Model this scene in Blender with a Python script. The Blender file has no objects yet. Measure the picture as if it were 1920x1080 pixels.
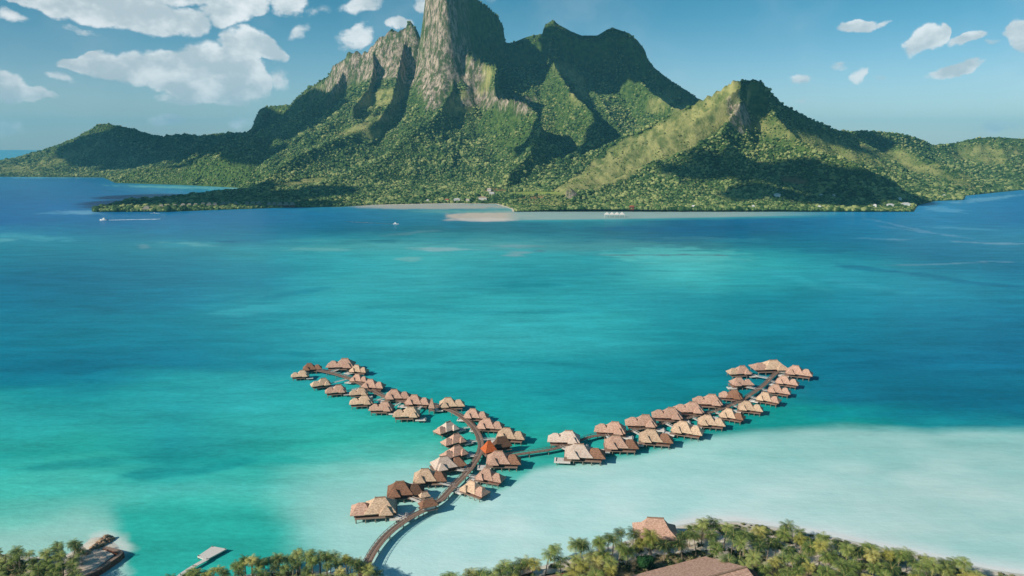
import bpy, bmesh, math, random
import numpy as np
from mathutils import Vector, Matrix
random.seed(7); rng = np.random.default_rng(11)
C = bpy.context.scene.collection
SC = bpy.context.scene
R = math.radians
# ------------------------------------------------------------------ camera
F = 1371.0; H = 170.0; PITCH = math.atan(268.0/F)
CP, SP = math.cos(PITCH), math.sin(PITCH)
cam = bpy.data.cameras.new('camera'); cam.sensor_width = 36; cam.lens = 36*F/1920
cam.clip_start = 1; cam.clip_end = 200000
co = bpy.data.objects.new('camera', cam); C.objects.link(co)
co.location = (0, 0, H); co.rotation_euler = (math.pi/2-PITCH, 0, 0)
SC.camera = co
def ray(px, py):
    u = (np.asarray(px, float)-960)/F; v = (540-np.asarray(py, float))/F
    return u, CP+v*SP, -SP+v*CP
def G(px, py, z=0.0):                       # point of the picture on the level z
    u, dy, dz = ray(px, py); t = (z-H)/dz
    return Vector((float(u*t), float(dy*t), z))
def Q(px, py, Y):                           # point of the picture at the distance Y
    u, dy, dz = ray(px, py); t = Y/dy
    return Vector((float(u*t), float(Y), float(H+dz*t)))
def proj(x, y, z):
    z = z-H; f = y*CP-z*SP; up = y*SP+z*CP
    return 960+F*x/f, 540-F*up/f
# ------------------------------------------------------------------ light
SUN_EL = R(31); SUN_H = Vector((-0.86, -0.51, 0)).normalized()
TOSUN = Vector((SUN_H.x*math.cos(SUN_EL), SUN_H.y*math.cos(SUN_EL), math.sin(SUN_EL)))
sl = bpy.data.lights.new('sun', 'SUN'); sl.energy = 4.4; sl.angle = R(0.5); sl.color = (1, .93, .82)
so = bpy.data.objects.new('sun', sl); C.objects.link(so); so.rotation_euler = TOSUN.to_track_quat('Z', 'Y').to_euler()
SC.view_settings.view_transform = 'Standard'; SC.view_settings.look = 'None'; SC.view_settings.gamma = 1
SC.view_settings.exposure = 0.35
SC.cycles.max_bounces = 4; SC.cycles.diffuse_bounces = 2; SC.cycles.glossy_bounces = 2; SC.cycles.volume_bounces = 0; SC.cycles.transparent_max_bounces = 8
SC.cycles.caustics_reflective = False; SC.cycles.caustics_refractive = False
# ------------------------------------------------------------------ node helpers
def s2l(c): return c/12.92 if c <= .04045 else ((c+.055)/1.055)**2.4
def hexl(h): return tuple(s2l(int(h[i:i+2], 16)/255) for i in (0, 2, 4))
class NT:
    def __init__(s, tree): s.t = tree; s.n = tree.nodes; s.l = tree.links
    def new(s, typ, **k):
        n = s.n.new(typ)
        for a, b in k.items(): setattr(n, a, b)
        return n
    def put(s, sock, v):
        if v is None: return
        if hasattr(v, 'is_output'): s.l.new(v, sock)
        else: sock.default_value = v
    def math(s, op, a, b=None, c=None, clamp=False):
        n = s.new('ShaderNodeMath', operation=op); n.use_clamp = clamp
        s.put(n.inputs[0], a); s.put(n.inputs[1], b); s.put(n.inputs[2], c); return n.outputs[0]
    def mix(s, f, a, b, blend='MIX'):
        n = s.new('ShaderNodeMix', data_type='RGBA', blend_type=blend)
        s.put(n.inputs[0], f)
        for i, v in ((6, a), (7, b)):
            if isinstance(v, tuple) and len(v) == 3: v = v+(1,)
            s.put(n.inputs[i], v)
        return n.outputs[2]
    def noise(s, vec, scale, detail=3, rough=.55, dist=0, out=0):
        n = s.new('ShaderNodeTexNoise'); s.put(n.inputs['Vector'], vec)
        n.inputs['Scale'].default_value = scale; n.inputs['Detail'].default_value = detail
        n.inputs['Roughness'].default_value = rough; n.inputs['Distortion'].default_value = dist
        return n.outputs[out]
    def ss(s, v, a, b, lo=0., hi=1.):
        n = s.new('ShaderNodeMapRange', interpolation_type='SMOOTHSTEP')
        s.put(n.inputs['Value'], v)
        for k, x in (('From Min', a), ('From Max', b), ('To Min', lo), ('To Max', hi)): s.put(n.inputs[k], x)
        return n.outputs[0]
    def mapping(s, vec, scale=(1, 1, 1), rot=(0, 0, 0), loc=(0, 0, 0)):
        n = s.new('ShaderNodeMapping'); s.put(n.inputs[0], vec)
        n.inputs['Scale'].default_value = scale; n.inputs['Rotation'].default_value = rot; n.inputs['Location'].default_value = loc
        return n.outputs[0]
def material(name, rough=.8, spec=.3):
    m = bpy.data.materials.new(name); m.use_nodes = True
    t = NT(m.node_tree); b = m.node_tree.nodes['Principled BSDF']
    b.inputs['Roughness'].default_value = rough; b.inputs['Specular IOR Level'].default_value = spec
    return m, t, b
def noisy(name, c1, c2, scale=1., rough=.85, spec=.2, bump=.3, bscale=None, stretch=(1, 1, 1), rnd=.0, bdist=.1):
    m, t, b = material(name, rough, spec)
    geo = t.new('ShaderNodeTexCoord').outputs['Object']
    v = t.mapping(geo, stretch)
    f = t.ss(t.noise(v, scale, 4), .3, .7)
    c = t.mix(f, hexl(c1), hexl(c2))
    if rnd:
        r = t.new('ShaderNodeObjectInfo').outputs['Random']
        k = t.math('ADD', t.math('MULTIPLY', r, rnd*2), 1-rnd)
        hsv = t.new('ShaderNodeHueSaturation'); t.put(hsv.inputs['Color'], c); t.put(hsv.inputs['Value'], k); c = hsv.outputs[0]
    t.put(b.inputs['Base Color'], c)
    if bump:
        bn = t.new('ShaderNodeBump'); bn.inputs['Strength'].default_value = bump; bn.inputs['Distance'].default_value = bdist
        t.put(bn.inputs['Height'], t.noise(v, bscale or scale*3, 4)); t.put(b.inputs['Normal'], bn.outputs[0])
    return m
# ------------------------------------------------------------------ world: sky and clouds by direction
w = bpy.data.worlds.new('World'); SC.world = w; w.use_nodes = True
t = NT(w.node_tree); bg = w.node_tree.nodes['Background']
sky = t.new('ShaderNodeTexSky', sky_type='NISHITA'); sky.sun_disc = False
sky.sun_elevation = SUN_EL; sky.sun_rotation = math.atan2(TOSUN.x, TOSUN.y); sky.altitude = 100
sky.air_density = 1.0; sky.dust_density = .2; sky.ozone_density = 2.5
tc = t.new('ShaderNodeTexCoord').outputs['Generated']
sep = t.new('ShaderNodeSeparateXYZ'); t.put(sep.inputs[0], tc)
skyc = t.mix(1., sky.outputs[0], t.mix(t.ss(sep.outputs[2], 0., .2), (.80, .85, .94), (.19, .54, .60)), 'MULTIPLY')
az = t.math('ARCTAN2', sep.outputs[0], sep.outputs[1]); el = t.math('ARCSINE', sep.outputs[2])
def dirang(px, py):
    u, dy, dz = ray(px, py); n = math.sqrt(u*u+dy*dy+dz*dz)
    return math.atan2(u, dy), math.asin(dz/n)
wn = t.new('ShaderNodeTexNoise'); t.put(wn.inputs['Vector'], tc); wn.inputs['Scale'].default_value = 28; wn.inputs['Detail'].default_value = 4
ws = t.new('ShaderNodeSeparateXYZ'); t.put(ws.inputs[0], wn.outputs[1])
azw = t.math('ADD', az, t.math('MULTIPLY', t.math('SUBTRACT', ws.outputs[0], .5), .040))
elw = t.math('ADD', el, t.math('MULTIPLY', t.math('SUBTRACT', ws.outputs[1], .5), .024))
# px, py, half width, half height, tilt (deg, + = right end up), density
CL = [(20,30,40,14,-10,.45),(150,60,60,10,-6,.4),(560,60,30,12,30,.5),(600,20,40,14,10,.35),(130,150,50,12,-14,.4),(520,140,30,26,0,.45),(95,4,80,20,-8,1),(150,14,105,30,-8,1),(250,24,130,36,-8,1),(340,40,54,26,-14,.9),(425,16,62,30,14,.95),(548,12,38,24,24,.9),(30,-4,60,12,0,.8),(300,-20,200,30,0,1),(480,6,50,18,10,.8),
 (165,118,50,14,6,.95),(225,122,66,22,8,1),(300,126,96,32,4,1),(400,128,96,44,6,1),(455,88,46,36,20,1),(505,92,44,20,-22,1),(420,164,88,34,0,1),(330,160,90,24,-16,.95),(470,150,40,44,0,.95),(400,182,110,16,2,.8),
 (6,156,52,32,-18,1),(55,176,50,12,-8,.85),(-30,170,60,26,0,1),(8,232,46,32,-30,.42),(325,228,50,12,4,.55),(450,232,34,14,6,.4),
 (670,66,38,22,35,.75),(680,8,42,16,12,.6),(745,42,26,10,5,.8),(800,6,30,18,0,.7),(880,-6,70,12,0,.35),
 (1610,47,44,13,-2,.92),(1655,43,22,6,5,.6),(1730,74,40,26,8,1),(1760,66,14,20,0,.9),(1802,76,42,12,12,.85),(1912,66,36,36,20,1),(1795,134,54,15,11,.95),
 (1575,122,20,12,20,.55),(1603,140,20,14,28,.65),(1502,148,26,12,2,.5),(1497,186,18,11,10,.35),(1640,148,26,6,0,.35),(1870,240,90,16,6,.45),(1855,82,20,6,0,.35),(1548,76,40,8,0,.18),
 (2200,60,150,40,0,1),(2500,120,200,40,0,1),(-300,90,160,50,0,1),(-650,150,200,40,0,1),(2050,160,60,16,0,.9)]
acc = None
for (px, py, hw, hh, tilt, den) in CL:
    a0, e0 = dirang(px, py); k = math.cos(math.atan((px-960)/F))
    ra = hw/F*k*k*1.12; re = hh/F*k*1.18; ct, st = math.cos(R(tilt)), math.sin(R(tilt))
    da = t.math('SUBTRACT', azw, a0); de = t.math('SUBTRACT', elw, e0)
    x = t.math('MULTIPLY_ADD', da, ct/ra, t.math('MULTIPLY', de, st/ra))
    y = t.math('MULTIPLY_ADD', de, ct/re, t.math('MULTIPLY', da, -st/re))
    rr = t.math('MULTIPLY_ADD', x, x, t.math('MULTIPLY', y, y))
    m = t.math('MULTIPLY', t.math('SUBTRACT', 1., rr, clamp=True), den)
    acc = m if acc is None else t.math('SMOOTH_MAX', acc, m, .08)
n1 = t.noise(t.mapping(tc, (1, 1, 1.7)), 34, 7, .6)
dens = t.math('ADD', acc, t.math('MULTIPLY', t.math('SUBTRACT', n1, .5), 1.25))
cover = t.math('MULTIPLY', t.ss(dens, .16, .56), t.ss(acc, .0, .42))
n2 = t.noise(t.mapping(tc, (1, 1, 1.5), loc=(.01, 0, -.012)), 24, 5, .55)
n3 = t.noise(tc, 9, 3, .5)
ccol = t.mix(t.ss(t.math('ADD', n2, t.math('MULTIPLY', acc, -.10)), .32, .62), (.50, .58, .62), (.86, .89, .90))
ccol = t.mix(1., ccol, (8.6, 8.6, 8.6), 'MULTIPLY')
veil = t.math('MULTIPLY', t.ss(n3, .45, .8), .12)
fin = t.mix(t.math('MAXIMUM', t.math('MULTIPLY', cover, .97), veil), skyc, ccol)
t.put(bg.inputs['Color'], fin); bg.inputs['Strength'].default_value = .10; w.cycles.sampling_method = 'MANUAL'; w.cycles.sample_map_resolution = 512
# ------------------------------------------------------------------ numpy noise
_perm = rng.permutation(4096)
_val = rng.random(4096)
def vnoise(x, y, seed=0):
    xi = np.floor(x).astype(np.int64); yi = np.floor(y).astype(np.int64); fx = x-xi; fy = y-yi
    fx = fx*fx*fx*(fx*(fx*6-15)+10); fy = fy*fy*fy*(fy*(fy*6-15)+10)
    def h(a, b): return _val[_perm[(_perm[(a+seed*131) & 4095]+b) & 4095]]
    a = h(xi, yi); b = h(xi+1, yi); c = h(xi, yi+1); d = h(xi+1, yi+1)
    return (a*(1-fx)+b*fx)*(1-fy)+(c*(1-fx)+d*fx)*fy
def fbm(x, y, oct=4, seed=0, ridged=False):
    s = np.zeros_like(x, dtype=float); a = 1.; tot = 0
    for i in range(oct):
        n = vnoise(x*2**i, y*2**i, seed+i*7)
        if ridged: n = 1-np.abs(2*n-1)
        s += a*n; tot += a; a *= .5
    return s/tot
def sst(x, a, b):
    k = np.clip((x-a)/(b-a), 0, 1); return k*k*(3-2*k)
# ------------------------------------------------------------------ mesh helpers
def link(name, me, mat=None, parent=None, smooth=False):
    o = bpy.data.objects.new(name, me); C.objects.link(o)
    if mat:
        for m in (mat if isinstance(mat, (list, tuple)) else [mat]): me.materials.append(m)
    if smooth: me.polygons.foreach_set('use_smooth', [True]*len(me.polygons))
    if parent: o.parent = parent
    return o
def mesh_np(name, verts, faces):
    me = bpy.data.meshes.new(name)
    me.vertices.add(len(verts)); me.vertices.foreach_set('co', np.asarray(verts, np.float32).ravel())
    k = faces.shape[1]; me.loops.add(faces.size); me.loops.foreach_set('vertex_index', faces.astype(np.int32).ravel())
    me.polygons.add(len(faces)); me.polygons.foreach_set('loop_start', np.arange(0, faces.size, k, dtype=np.int32))
    me.update(calc_edges=True); me.validate(); return me
def grid_faces(nr, nc):
    i = np.arange(nr-1)[:, None]*nc+np.arange(nc-1)[None, :]
    return np.stack([i, i+1, i+nc+1, i+nc], -1).reshape(-1, 4)
def set_color(me, name, rgb):
    a = me.color_attributes.new(name, 'FLOAT_COLOR', 'POINT')
    d = np.ones((len(rgb), 4), np.float32); d[:, :rgb.shape[1]] = rgb; a.data.foreach_set('color', d.ravel())
class MB:
    def __init__(s): s.v = []; s.f = []; s.mi = []
    def add(s, vs, fs, mi=0):
        o = len(s.v); s.v += [tuple(v) for v in vs]; s.f += [tuple(i+o for i in f) for f in fs]; s.mi += [mi]*len(fs)
    def box(s, c, d, rz=0, mi=0):
        cx, cy, cz = c; x, y, z = d[0]/2, d[1]/2, d[2]/2; a, b = math.cos(rz), math.sin(rz)
        vs = [(cx+a*i*x-b*j*y, cy+b*i*x+a*j*y, cz+k*z) for k in (-1, 1) for j in (-1, 1) for i in (-1, 1)]
        s.add(vs, [(0,2,3,1),(4,5,7,6),(0,1,5,4),(2,6,7,3),(0,4,6,2),(1,3,7,5)], mi)
    def cyl(s, p, q, r0, r1=None, n=8, mi=0):
        p = Vector(p); q = Vector(q); r1 = r0 if r1 is None else r1; d = (q-p).normalized()
        a = d.orthogonal().normalized(); b = d.cross(a)
        vs = [p+(a*math.cos(2*math.pi*i/n)+b*math.sin(2*math.pi*i/n))*r0 for i in range(n)]+[q+(a*math.cos(2*math.pi*i/n)+b*math.sin(2*math.pi*i/n))*r1 for i in range(n)]
        s.add(vs, [(i, (i+1) % n, (i+1) % n+n, i+n) for i in range(n)]+[tuple(range(n-1, -1, -1)), tuple(range(n, 2*n))], mi)
    def hip(s, cx, cy, w, d, z0, z1, ridge, flare=.35, th=.3, mi=0):
        # hipped thatch roof: eave ring, a knee ring (slightly flared), ridge; closed underside
        hr = ridge/2; rings = []
        zk = z0+(z1-z0)*.42; kx = (w/2)*(1-.42)-0+hr*.42; ky = (d/2)*(1-.42)
        kx -= flare*.5; ky -= flare*.5
        for (x, y, z) in ((w/2, d/2, z0-th), (w/2, d/2, z0), (kx, ky, zk)):
            rings += [(cx-x, cy-y, z), (cx+x, cy-y, z), (cx+x, cy+y, z), (cx-x, cy+y, z)]
        rings += [(cx-hr, cy, z1), (cx+hr, cy, z1)]
        fs = [(3, 2, 1, 0)]
        for k in (0, 4):
            for i in range(4): fs.append((k+i, k+(i+1) % 4, k+4+(i+1) % 4, k+4+i))
        fs += [(8, 9, 13, 12), (9, 10, 13), (10, 11, 12, 13), (11, 8, 12)]
        s.add(rings, fs, mi)
    def mesh(s, name):
        me = bpy.data.meshes.new(name); me.from_pydata(s.v, [], s.f); me.polygons.foreach_set('material_index', s.mi); me.update(); return me
    def build(s, name, mat, parent=None, smooth=False): return link(name, s.mesh(name), mat, parent, smooth)
def tag(o, label=None, cat=None, group=None, kind=None):
    for k, v in (('label', label), ('category', cat), ('group', group), ('kind', kind)):
        if v: o[k] = v
    return o
def empty(name, loc=(0, 0, 0), rz=0):
    o = bpy.data.objects.new(name, None); C.objects.link(o); o.location = loc; o.rotation_euler = (0, 0, rz); o.empty_display_size = .5; return o
def copy_tree(o, parent=None):
    c = o.copy(); C.objects.link(c); c.parent = parent
    for k in [q for q in o.children]: copy_tree(k, c)
    return c
# ------------------------------------------------------------------ water
rows = [
(283,'3a8fab 3a8fab 3a8fab 3a8fab 3a8fab 3a8fab 3a8fab 3a8fab 3a8fab 3a8fab 3a8fab 3a8fab 3a8fab'),
(300,'3f9ab4 3f9ab4 3f9ab4 3f9ab4 3f9ab4 3f9ab4 3f9ab4 3f9ab4 3f9ab4 3f9ab4 3f9ab4 3f9ab4 3f9ab4'),
(330,'1b6f9c 1b6f9c 2380a4 3593ad 3593ad 3593ad 3593ad 3593ad 3593ad 3593ad 3593ad 2d8bb2 4a9cc0'),
(345,'186b99 1a70a0 2f8fae 44a3b5 3f9fb2 3593ad 3593ad 3593ad 3593ad 3593ad 3593ad 2d8bb2 2f8dbb'),
(370,'155f92 166a9c 1c76a4 2b86a8 2b86a8 2b86a8 2b86a8 2b86a8 2b86a8 2b86a8 2580ae 2c88b6 1f7cb0'),
(385,'14639a 1569a0 1a74a4 1f7fa8 2c8aa6 3f8fa0 5aa0a5 2b86a0 2b86a0 2b86a8 2a86b0 2a88b6 1c78ac'),
(400,'15659a 1a6ea2 19719f 19749f 1d7aa4 2f89a2 5a9fa5 2f9aa4 2a8b9c 2784a8 1f7fae 2484b0 1a74a6'),
(415,'13629a 156c9c 18739f 18739f 1b789f 24819f 2a7f96 268a9c 11688f 136c9a 1f7ea6 1f7ca6 1a72a2'),
(430,'1a78a0 187598 1a7a9f 187597 17708f 22788c 28788c 1e7088 11668a 146c94 1c7a9f 2580a5 2780a5'),
(445,'2f93a8 2487a0 1f809c 1f7f9c 2a8c9c 2c8f9c 38949f 2a7e92 15688a 13708f 18789a 2580a0 2a84a2'),
(460,'1f8296 20869a 3092a2 3496a4 4aa8ac 50abb0 54a9ae 4a9aa2 3b8894 1a8094 16748f 1f7a9a 2a7f9c'),
(480,'1a7f95 187b92 1f8498 2f98a4 3aaab2 43b5b8 3aaab2 30a3ab 48b5b5 2fa5ab 1a8597 14708f 1b7896'),
(500,'13758e 127590 1a7f97 2590a2 35aab2 3fb2b8 2f9fa8 2f9fa8 4fc0c0 35aeb2 2a9dab 1a7e96 127090'),
(530,'0f6f8c 10728e 187d96 1f8aa0 3aabb2 38abb2 2595a0 2c9ea6 3fb5b8 2aa0a8 2899a8 2490a5 18809a'),
(560,'107490 11758f 17809a 2a9ba9 3aafb5 2fa5ab 36adb2 2fa5ad 269aa5 1a8a98 1f8c9f 1f889f 177f98'),
(600,'127a92 137c92 178498 2393a0 2fa5ad 36afb4 3ab0b5 35aeb3 1f95a0 178a9a 178499 187d98 117593'),
(640,'127c92 127e92 17859a 1f8f9e 35aab0 3ab0b5 3db2b6 33aab0 1a929c 137f90 12788f 147690 117090'),
(680,'0f7890 0f7890 14829a 1c8d9c 2aa0a8 2ba3a8 2ba2a8 1f98a0 148a98 0f7d90 0f7590 107290 10708f'),
(710,'0f7f93 13869a 24999f 2ea5aa 2aa5a8 25a0a6 229ea5 1b949e 0f8592 0f7a8c 10748c 0e6f88 0e6f88'),
(740,'1f989c 209a9f 2aa3a6 32acae 2aada8 20a0a2 22a0a4 1a949c 12868f 12868f 12748a 0c6b84 0c6b84'),
(770,'2da5a5 2aa5a5 2ba4a8 35b0b0 30b0aa 18a09a 20a2a2 1e9ca0 108a90 12968f 109090 0c7086 0c6c86'),
(800,'30aca8 2fa8a5 28a0a2 33aca8 38b8ac 20a89a 22a8a0 25a8a5 1f9f98 14968f 149690 168a92 1a8592'),
(830,'2fa8a0 2da89f 24999c 2a9f9a 35b5a5 40bcab 28aa9c 2fb0a4 1f9f98 14968f 149690 168a92 1a8592'),
(855,'28a39b 2aa59c 1f9696 23a098 4fbcb0 68c5b6 2fae9e 2fb0a4 1f9f98 14968f 149690 168a92 1a8592'),
(880,'38b2a7 3ab5a8 35b0a8 40b8ab 80ccc0 8fd0c5 48b8aa 2fb0a4 1f9f98 14968f 149690 168a92 1a8592'),
(910,'48bdae 4fc0b2 4fc0b5 50c0b4 8fcfc6 a5d5ce 70c8ba 2fb0a4 1f9f98 14968f 149690 168a92 1a8592'),
(940,'5ac0b0 66c0b2 48bdb0 4bbfb0 9ad2ca a8d8d0 b2dcd6 b8ddd8 b8ddd8 b2dad5 aad5d0 a5d0cb a0ccc8'),
(970,'6fc8b8 78c5b8 44baac 47bbac a0d4cc acd9d2 b5ddd7 b8ddd8 b8ddd8 b2dad5 aad5d0 a5d0cb a0ccc8'),
(1000,'86ccbe 88c8bc 3cb6a8 40b8a9 a8d8d2 acdad4 b0dcd5 b8ddd8 b8ddd8 b2dad5 a6d1cc a2cdc9 9fcac6'),
(1040,'a0d3c6 8fc9bd 38b3a5 3cb5a7 a5d6cf a5d8d0 acd9d2 b8ddd8 b8ddd8 b2dad5 a6d1cc a2cdc9 9fcac6'),
(1100,'a0d3c6 8fc9bd 38b3a5 3cb5a7 a5d6cf a5d8d0 acd9d2 b8ddd8 b8ddd8 b2dad5 a6d1cc a2cdc9 9fcac6')]
TY = np.array([r[0] for r in rows], float)
TAB = np.array([[hexl(c) for c in r[1].split()] for r in rows])       # linear rgb
def table(px, py):
    i = np.clip(np.searchsorted(TY, py)-1, 0, len(TY)-2); f = np.clip((py-TY[i])/(TY[i+1]-TY[i]), 0, 1)
    f = f*f*(3-2*f)*.5+f*.5
    x = np.clip(px/160., 0, 11.999); j = x.astype(int); g = x-j; g = g*g*(3-2*g)*.5+g*.5
    f = f[..., None]; g = g[..., None]
    return (TAB[i, j]*(1-g)+TAB[i, j+1]*g)*(1-f)+(TAB[i+1, j]*(1-g)+TAB[i+1, j+1]*g)*f
def blob(px, py, cx, cy, rx, ry, rot=0):
    a, b = math.cos(R(rot)), math.sin(R(rot)); x = px-cx; y = py-cy
    return np.sqrt(((x*a-y*b)/rx)**2+((x*b+y*a)/ry)**2)
def water_color(px, py, X, Y):
    wpx = px+(fbm(X/55, Y/55, 3, 3)-.5)*60*np.clip(400/Y, .15, 1)+(fbm(X/14, Y/14, 2, 5)-.5)*14*np.clip(400/Y, .2, 1)
    wpy = py+(fbm(X/60+9, Y/40, 3, 4)-.5)*46*np.clip(400/Y, .12, 1)+(fbm(X/12, Y/9, 2, 8)-.5)*10*np.clip(400/Y, .2, 1)
    c = table(wpx, wpy)
    def over(mask, h, k=1.):
        nonlocal c
        m = (np.clip(mask, 0, 1)*k)[..., None]; c = c*(1-m)+np.array(hexl(h))*m
    # the pale sand shelf
    sx = [-100, 880, 930, 975, 1010, 1080, 1150, 1200, 1280, 1330, 1400, 1480, 1580, 1680, 1760, 1850, 2200]
    sy = [1300, 965, 925, 893, 878, 866, 860, 850, 832, 818, 808, 800, 796, 801, 807, 804, 812]
    ed = np.interp(wpx, sx, sy); d = (py*.75+wpy*.25)-ed
    m = sst(d, -5, 14+0*px)
    shelf = np.array(hexl('aad8d1'))*np.ones_like(c)
    k = sst(py, 815, 930)[..., None]; r = sst(px, 1200, 1750)[..., None]
    shelf = np.array(hexl('9cd2ca'))*(1-k)+np.array(hexl('bce0db'))*k
    shelf = shelf*(1-r)+(np.array(hexl('98c8c2'))*(1-k)+np.array(hexl('b2d4ce'))*k)*r
    c = c*(1-m[..., None])+shelf*m[..., None]
    over((1-sst(np.abs(d-2), 0, 10))*sst(px, 1500, 1650)*.5, '6fb5ae')
    mo = fbm(X/26, Y/16, 4, 44)-.5; c = c*(1-(m*np.clip(mo, -.3, .3)*.30)[..., None]*np.array([1.6, .6, .6]))
    # green channel at the lower left, the edge of the left sand
    m = sst(wpx*.8+px*.2, 206, 246)*(1-sst(wpx, 470, 575))*sst(wpy, 925, 985); over(m, '30b0a2')
    m = (1-sst(px, 190, 226))*sst(wpy, 955, 1030); over(m, 'a4d2c6', .8)
    over(1-sst(blob(px, py, 205, 1030, 40, 36)+(fbm(X/9, Y/9, 3, 33)-.5)*.9, .45, 1.3), 'd0dad2', .85)
    over((1-sst(blob(px, py, 200, 1070, 40, 30)+(fbm(X/9, Y/9, 3, 34)-.5)*.9, .5, 1.3)), 'b5cfc8', .6)
    # darker weed patches, pale reef streaks and sand
    for (cx, cy, rx, ry, rot, h, k) in [(140,872,110,9,4,'1b9090',.6),(300,885,90,10,6,'1a9092',.7),(430,868,80,8,12,'1a9090',.6),(530,858,60,8,-4,'28a59c',.7),(330,730,70,6,4,'1c8f9a',.4),
        (560,662,40,6,0,'118090',.7),(1000,585,220,5,0,'2595a0',.5),(770,575,130,5,0,'2596a0',.5),(1000,535,110,4,0,'1c8c98',.7),(1100,515,90,4,0,'2090a0',.5),(1050,683,330,3,-1,'1b8a94',.6),
        (120,690,150,9,0,'0d7088',.6),(60,520,90,10,0,'0c6a88',.5),(420,560,120,4,8,'17839a',.5),(500,577,130,8,8,'3aaab5',.6),(560,548,90,5,8,'17859c',.5),(600,625,90,9,3,'3aaab2',.4),
        (1270,480,150,16,0,'5cc2c0',.75),(1330,500,60,10,0,'50bdbd',.5),(1480,520,100,8,-18,'35a8b2',.6),(1620,535,100,7,-10,'35a0b0',.5),(1250,479,190,1.6,0,'5a6a78',.7),
        (820,468,62,4,0,'8fbcc0',.8),(770,487,28,6,0,'7ab8b6',.6),(970,475,30,5,0,'86aab0',.7),(980,462,50,3,0,'7fa2aa',.6),(600,468,70,5,0,'6cb4b4',.7),(770,437,60,3,6,'5f909c',.6),(830,440,60,6,0,'3a98a0',.6),
        (720,453,40,4,0,'1a7a90',.6),(1010,470,20,3,0,'5a7888',.6),(420,452,30,2,0,'125f80',.6),(270,462,14,4,0,'6f9eaa',.6),(350,457,60,2.5,-3,'66aeb2',.6),(60,445,80,6,-4,'4aa6b4',.6),(10,450,30,4,0,'6ab4bc',.6),
        (150,398,50,4,0,'6fa8c8',.85),(105,400,40,2.5,0,'5a9cc0',.6),(330,351,130,2.6,-1.5,'6cb8bd',.9),(100,333,110,1.6,0,'5ea6bd',.8),(450,354,40,2,-2,'8cc2c0',.8),
        (1660,448,60,1.6,-2,'6fa0b8',.55),(1740,436,100,1.8,-8,'6a9ab8',.5),(1850,455,90,1.8,-2,'7fa6bc',.6),(1800,428,70,3,-3,'55a0bc',.6),(1760,412,50,3,-6,'2f86b2',.5),(1690,424,80,1.8,-12,'6a9cba',.5),(1760,495,110,1.8,2,'6a94a8',.6),(1870,490,60,1.6,0,'7a9cb0',.6),(1640,505,80,5,-6,'0f6888',.6),(1860,535,80,5,-4,'0e6a8a',.6),(1760,520,90,5,-8,'106a8a',.5),(1550,470,60,5,0,'14708f',.5),
        (1770,393,40,6,-6,'5fa8cc',.7),(1850,373,70,4,6,'6fb0d0',.7),(1380,450,80,4,0,'2a8aa0',.5),(1300,447,120,3,0,'3a8498',.6),(1270,429,180,6,0,'0f6690',.8),
        (1010,740,80,6,0,'168d96',.5),(1170,690,100,5,0,'189098',.4),(1500,755,60,12,10,'107f8c',.5),(1700,778,230,14,0,'0e7a8c',.5)]:
        over(1-sst(blob(wpx*.35+px*.65, wpy*.3+py*.7, cx, cy, rx, ry, rot)+(fbm(X/25, Y/18, 3, 20)-.5)*1.1, .4, 1.15), h, k)
    # tidal sand in front of the far bay
    nn = (fbm(X/30, Y/60, 3, 30)-.5)
    over(1-sst(blob(px, py, 915, 405, 84, 9.5)+nn*.8, .7, 1.1), 'd0c0b0', .95)
    over(1-sst(blob(px, py, 905, 412, 72, 4)+nn*.4, .6, 1.1), 'ddd2c8', .8)
    over(1-sst(blob(px, py, 810, 387, 175, 6)+nn*.4, .6, 1.1), 'b8b4a8', .9)
    over(1-sst(blob(px, py, 880, 397, 90, 2.6)+nn*.6, .5, 1.1), '6aa8a4', .85)
    over(1-sst(blob(px, py, 820, 396, 60, 4)+nn*.6, .4, 1.2), '62a8aa', .5)
    sh = np.interp(px, [955, 1100, 1200, 1450, 1550, 1640, 1715], [411, 409.5, 408, 403.5, 402, 400, 397.])
    over((1-sst(py-sh, 2, 8))*sst(px, 940, 990)*(1-sst(px, 1420, 1650)), '3fa8b0', .75)
    over((1-sst(py-sh, .5, 3))*sst(px, 940, 990)*(1-sst(px, 1350, 1600)), 'b5bfb5', .7)
    # near the motu beach, the water thins over sand
    bx = [700, 800, 860, 980, 1100, 1180, 1240, 1300, 1380, 1450, 1500, 1560, 1640, 1720, 1790, 1850, 1900, 2000]
    by = [1150, 1100, 1088, 1068, 1036, 1008, 988, 974, 972, 983, 991, 1001, 1018, 1034, 1050, 1063, 1070, 1085]
    d = py-np.interp(px, bx, by)
    over(sst(d, -26, -1)*sst(px, 1200, 1290), 'd3dedc', .75)
    over(sst(d, -7, 0)*sst(px, 1200, 1290), 'dcdcd8', .8)
    # streaks and mottling everywhere
    s1 = fbm(X/70, Y/22, 4, 40)-.5; s2 = fbm(X/22, Y/9, 3, 50)-.5
    amp = (1-.85*np.clip(c.mean(-1)/.55, 0, 1))
    c = c*(1+(s1*.42+s2*.22)*amp)[..., None]
    return np.clip(c, .002, .95)
pyr = np.concatenate([np.array([282.2, 282.6, 283.2, 284, 285.5, 287.5, 290, 293, 297, 301, 306, 311, 317]), np.arange(322, 500, 1.5), np.arange(500, 720, 2.), np.arange(720, 1110, 2.2)])
vr = (540-pyr)/F; Yr = (CP+vr*SP)*(-H)/(-SP+vr*CP)
Yr = np.concatenate([Yr, [240, 200, 150, 100]]); Yr[0] = 26000
uu = np.concatenate([np.linspace(-2.2, -.8, 20)[:-1], np.linspace(-.8, .8, 620), np.linspace(.8, 2.2, 20)[1:]])
XX = np.clip(uu[None, :]*Yr[:, None], -24000, 24000); YY = np.repeat(Yr[:, None], len(uu), 1)
PX, PY = proj(XX, YY, np.zeros_like(XX))
K_W = 1.0
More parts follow.
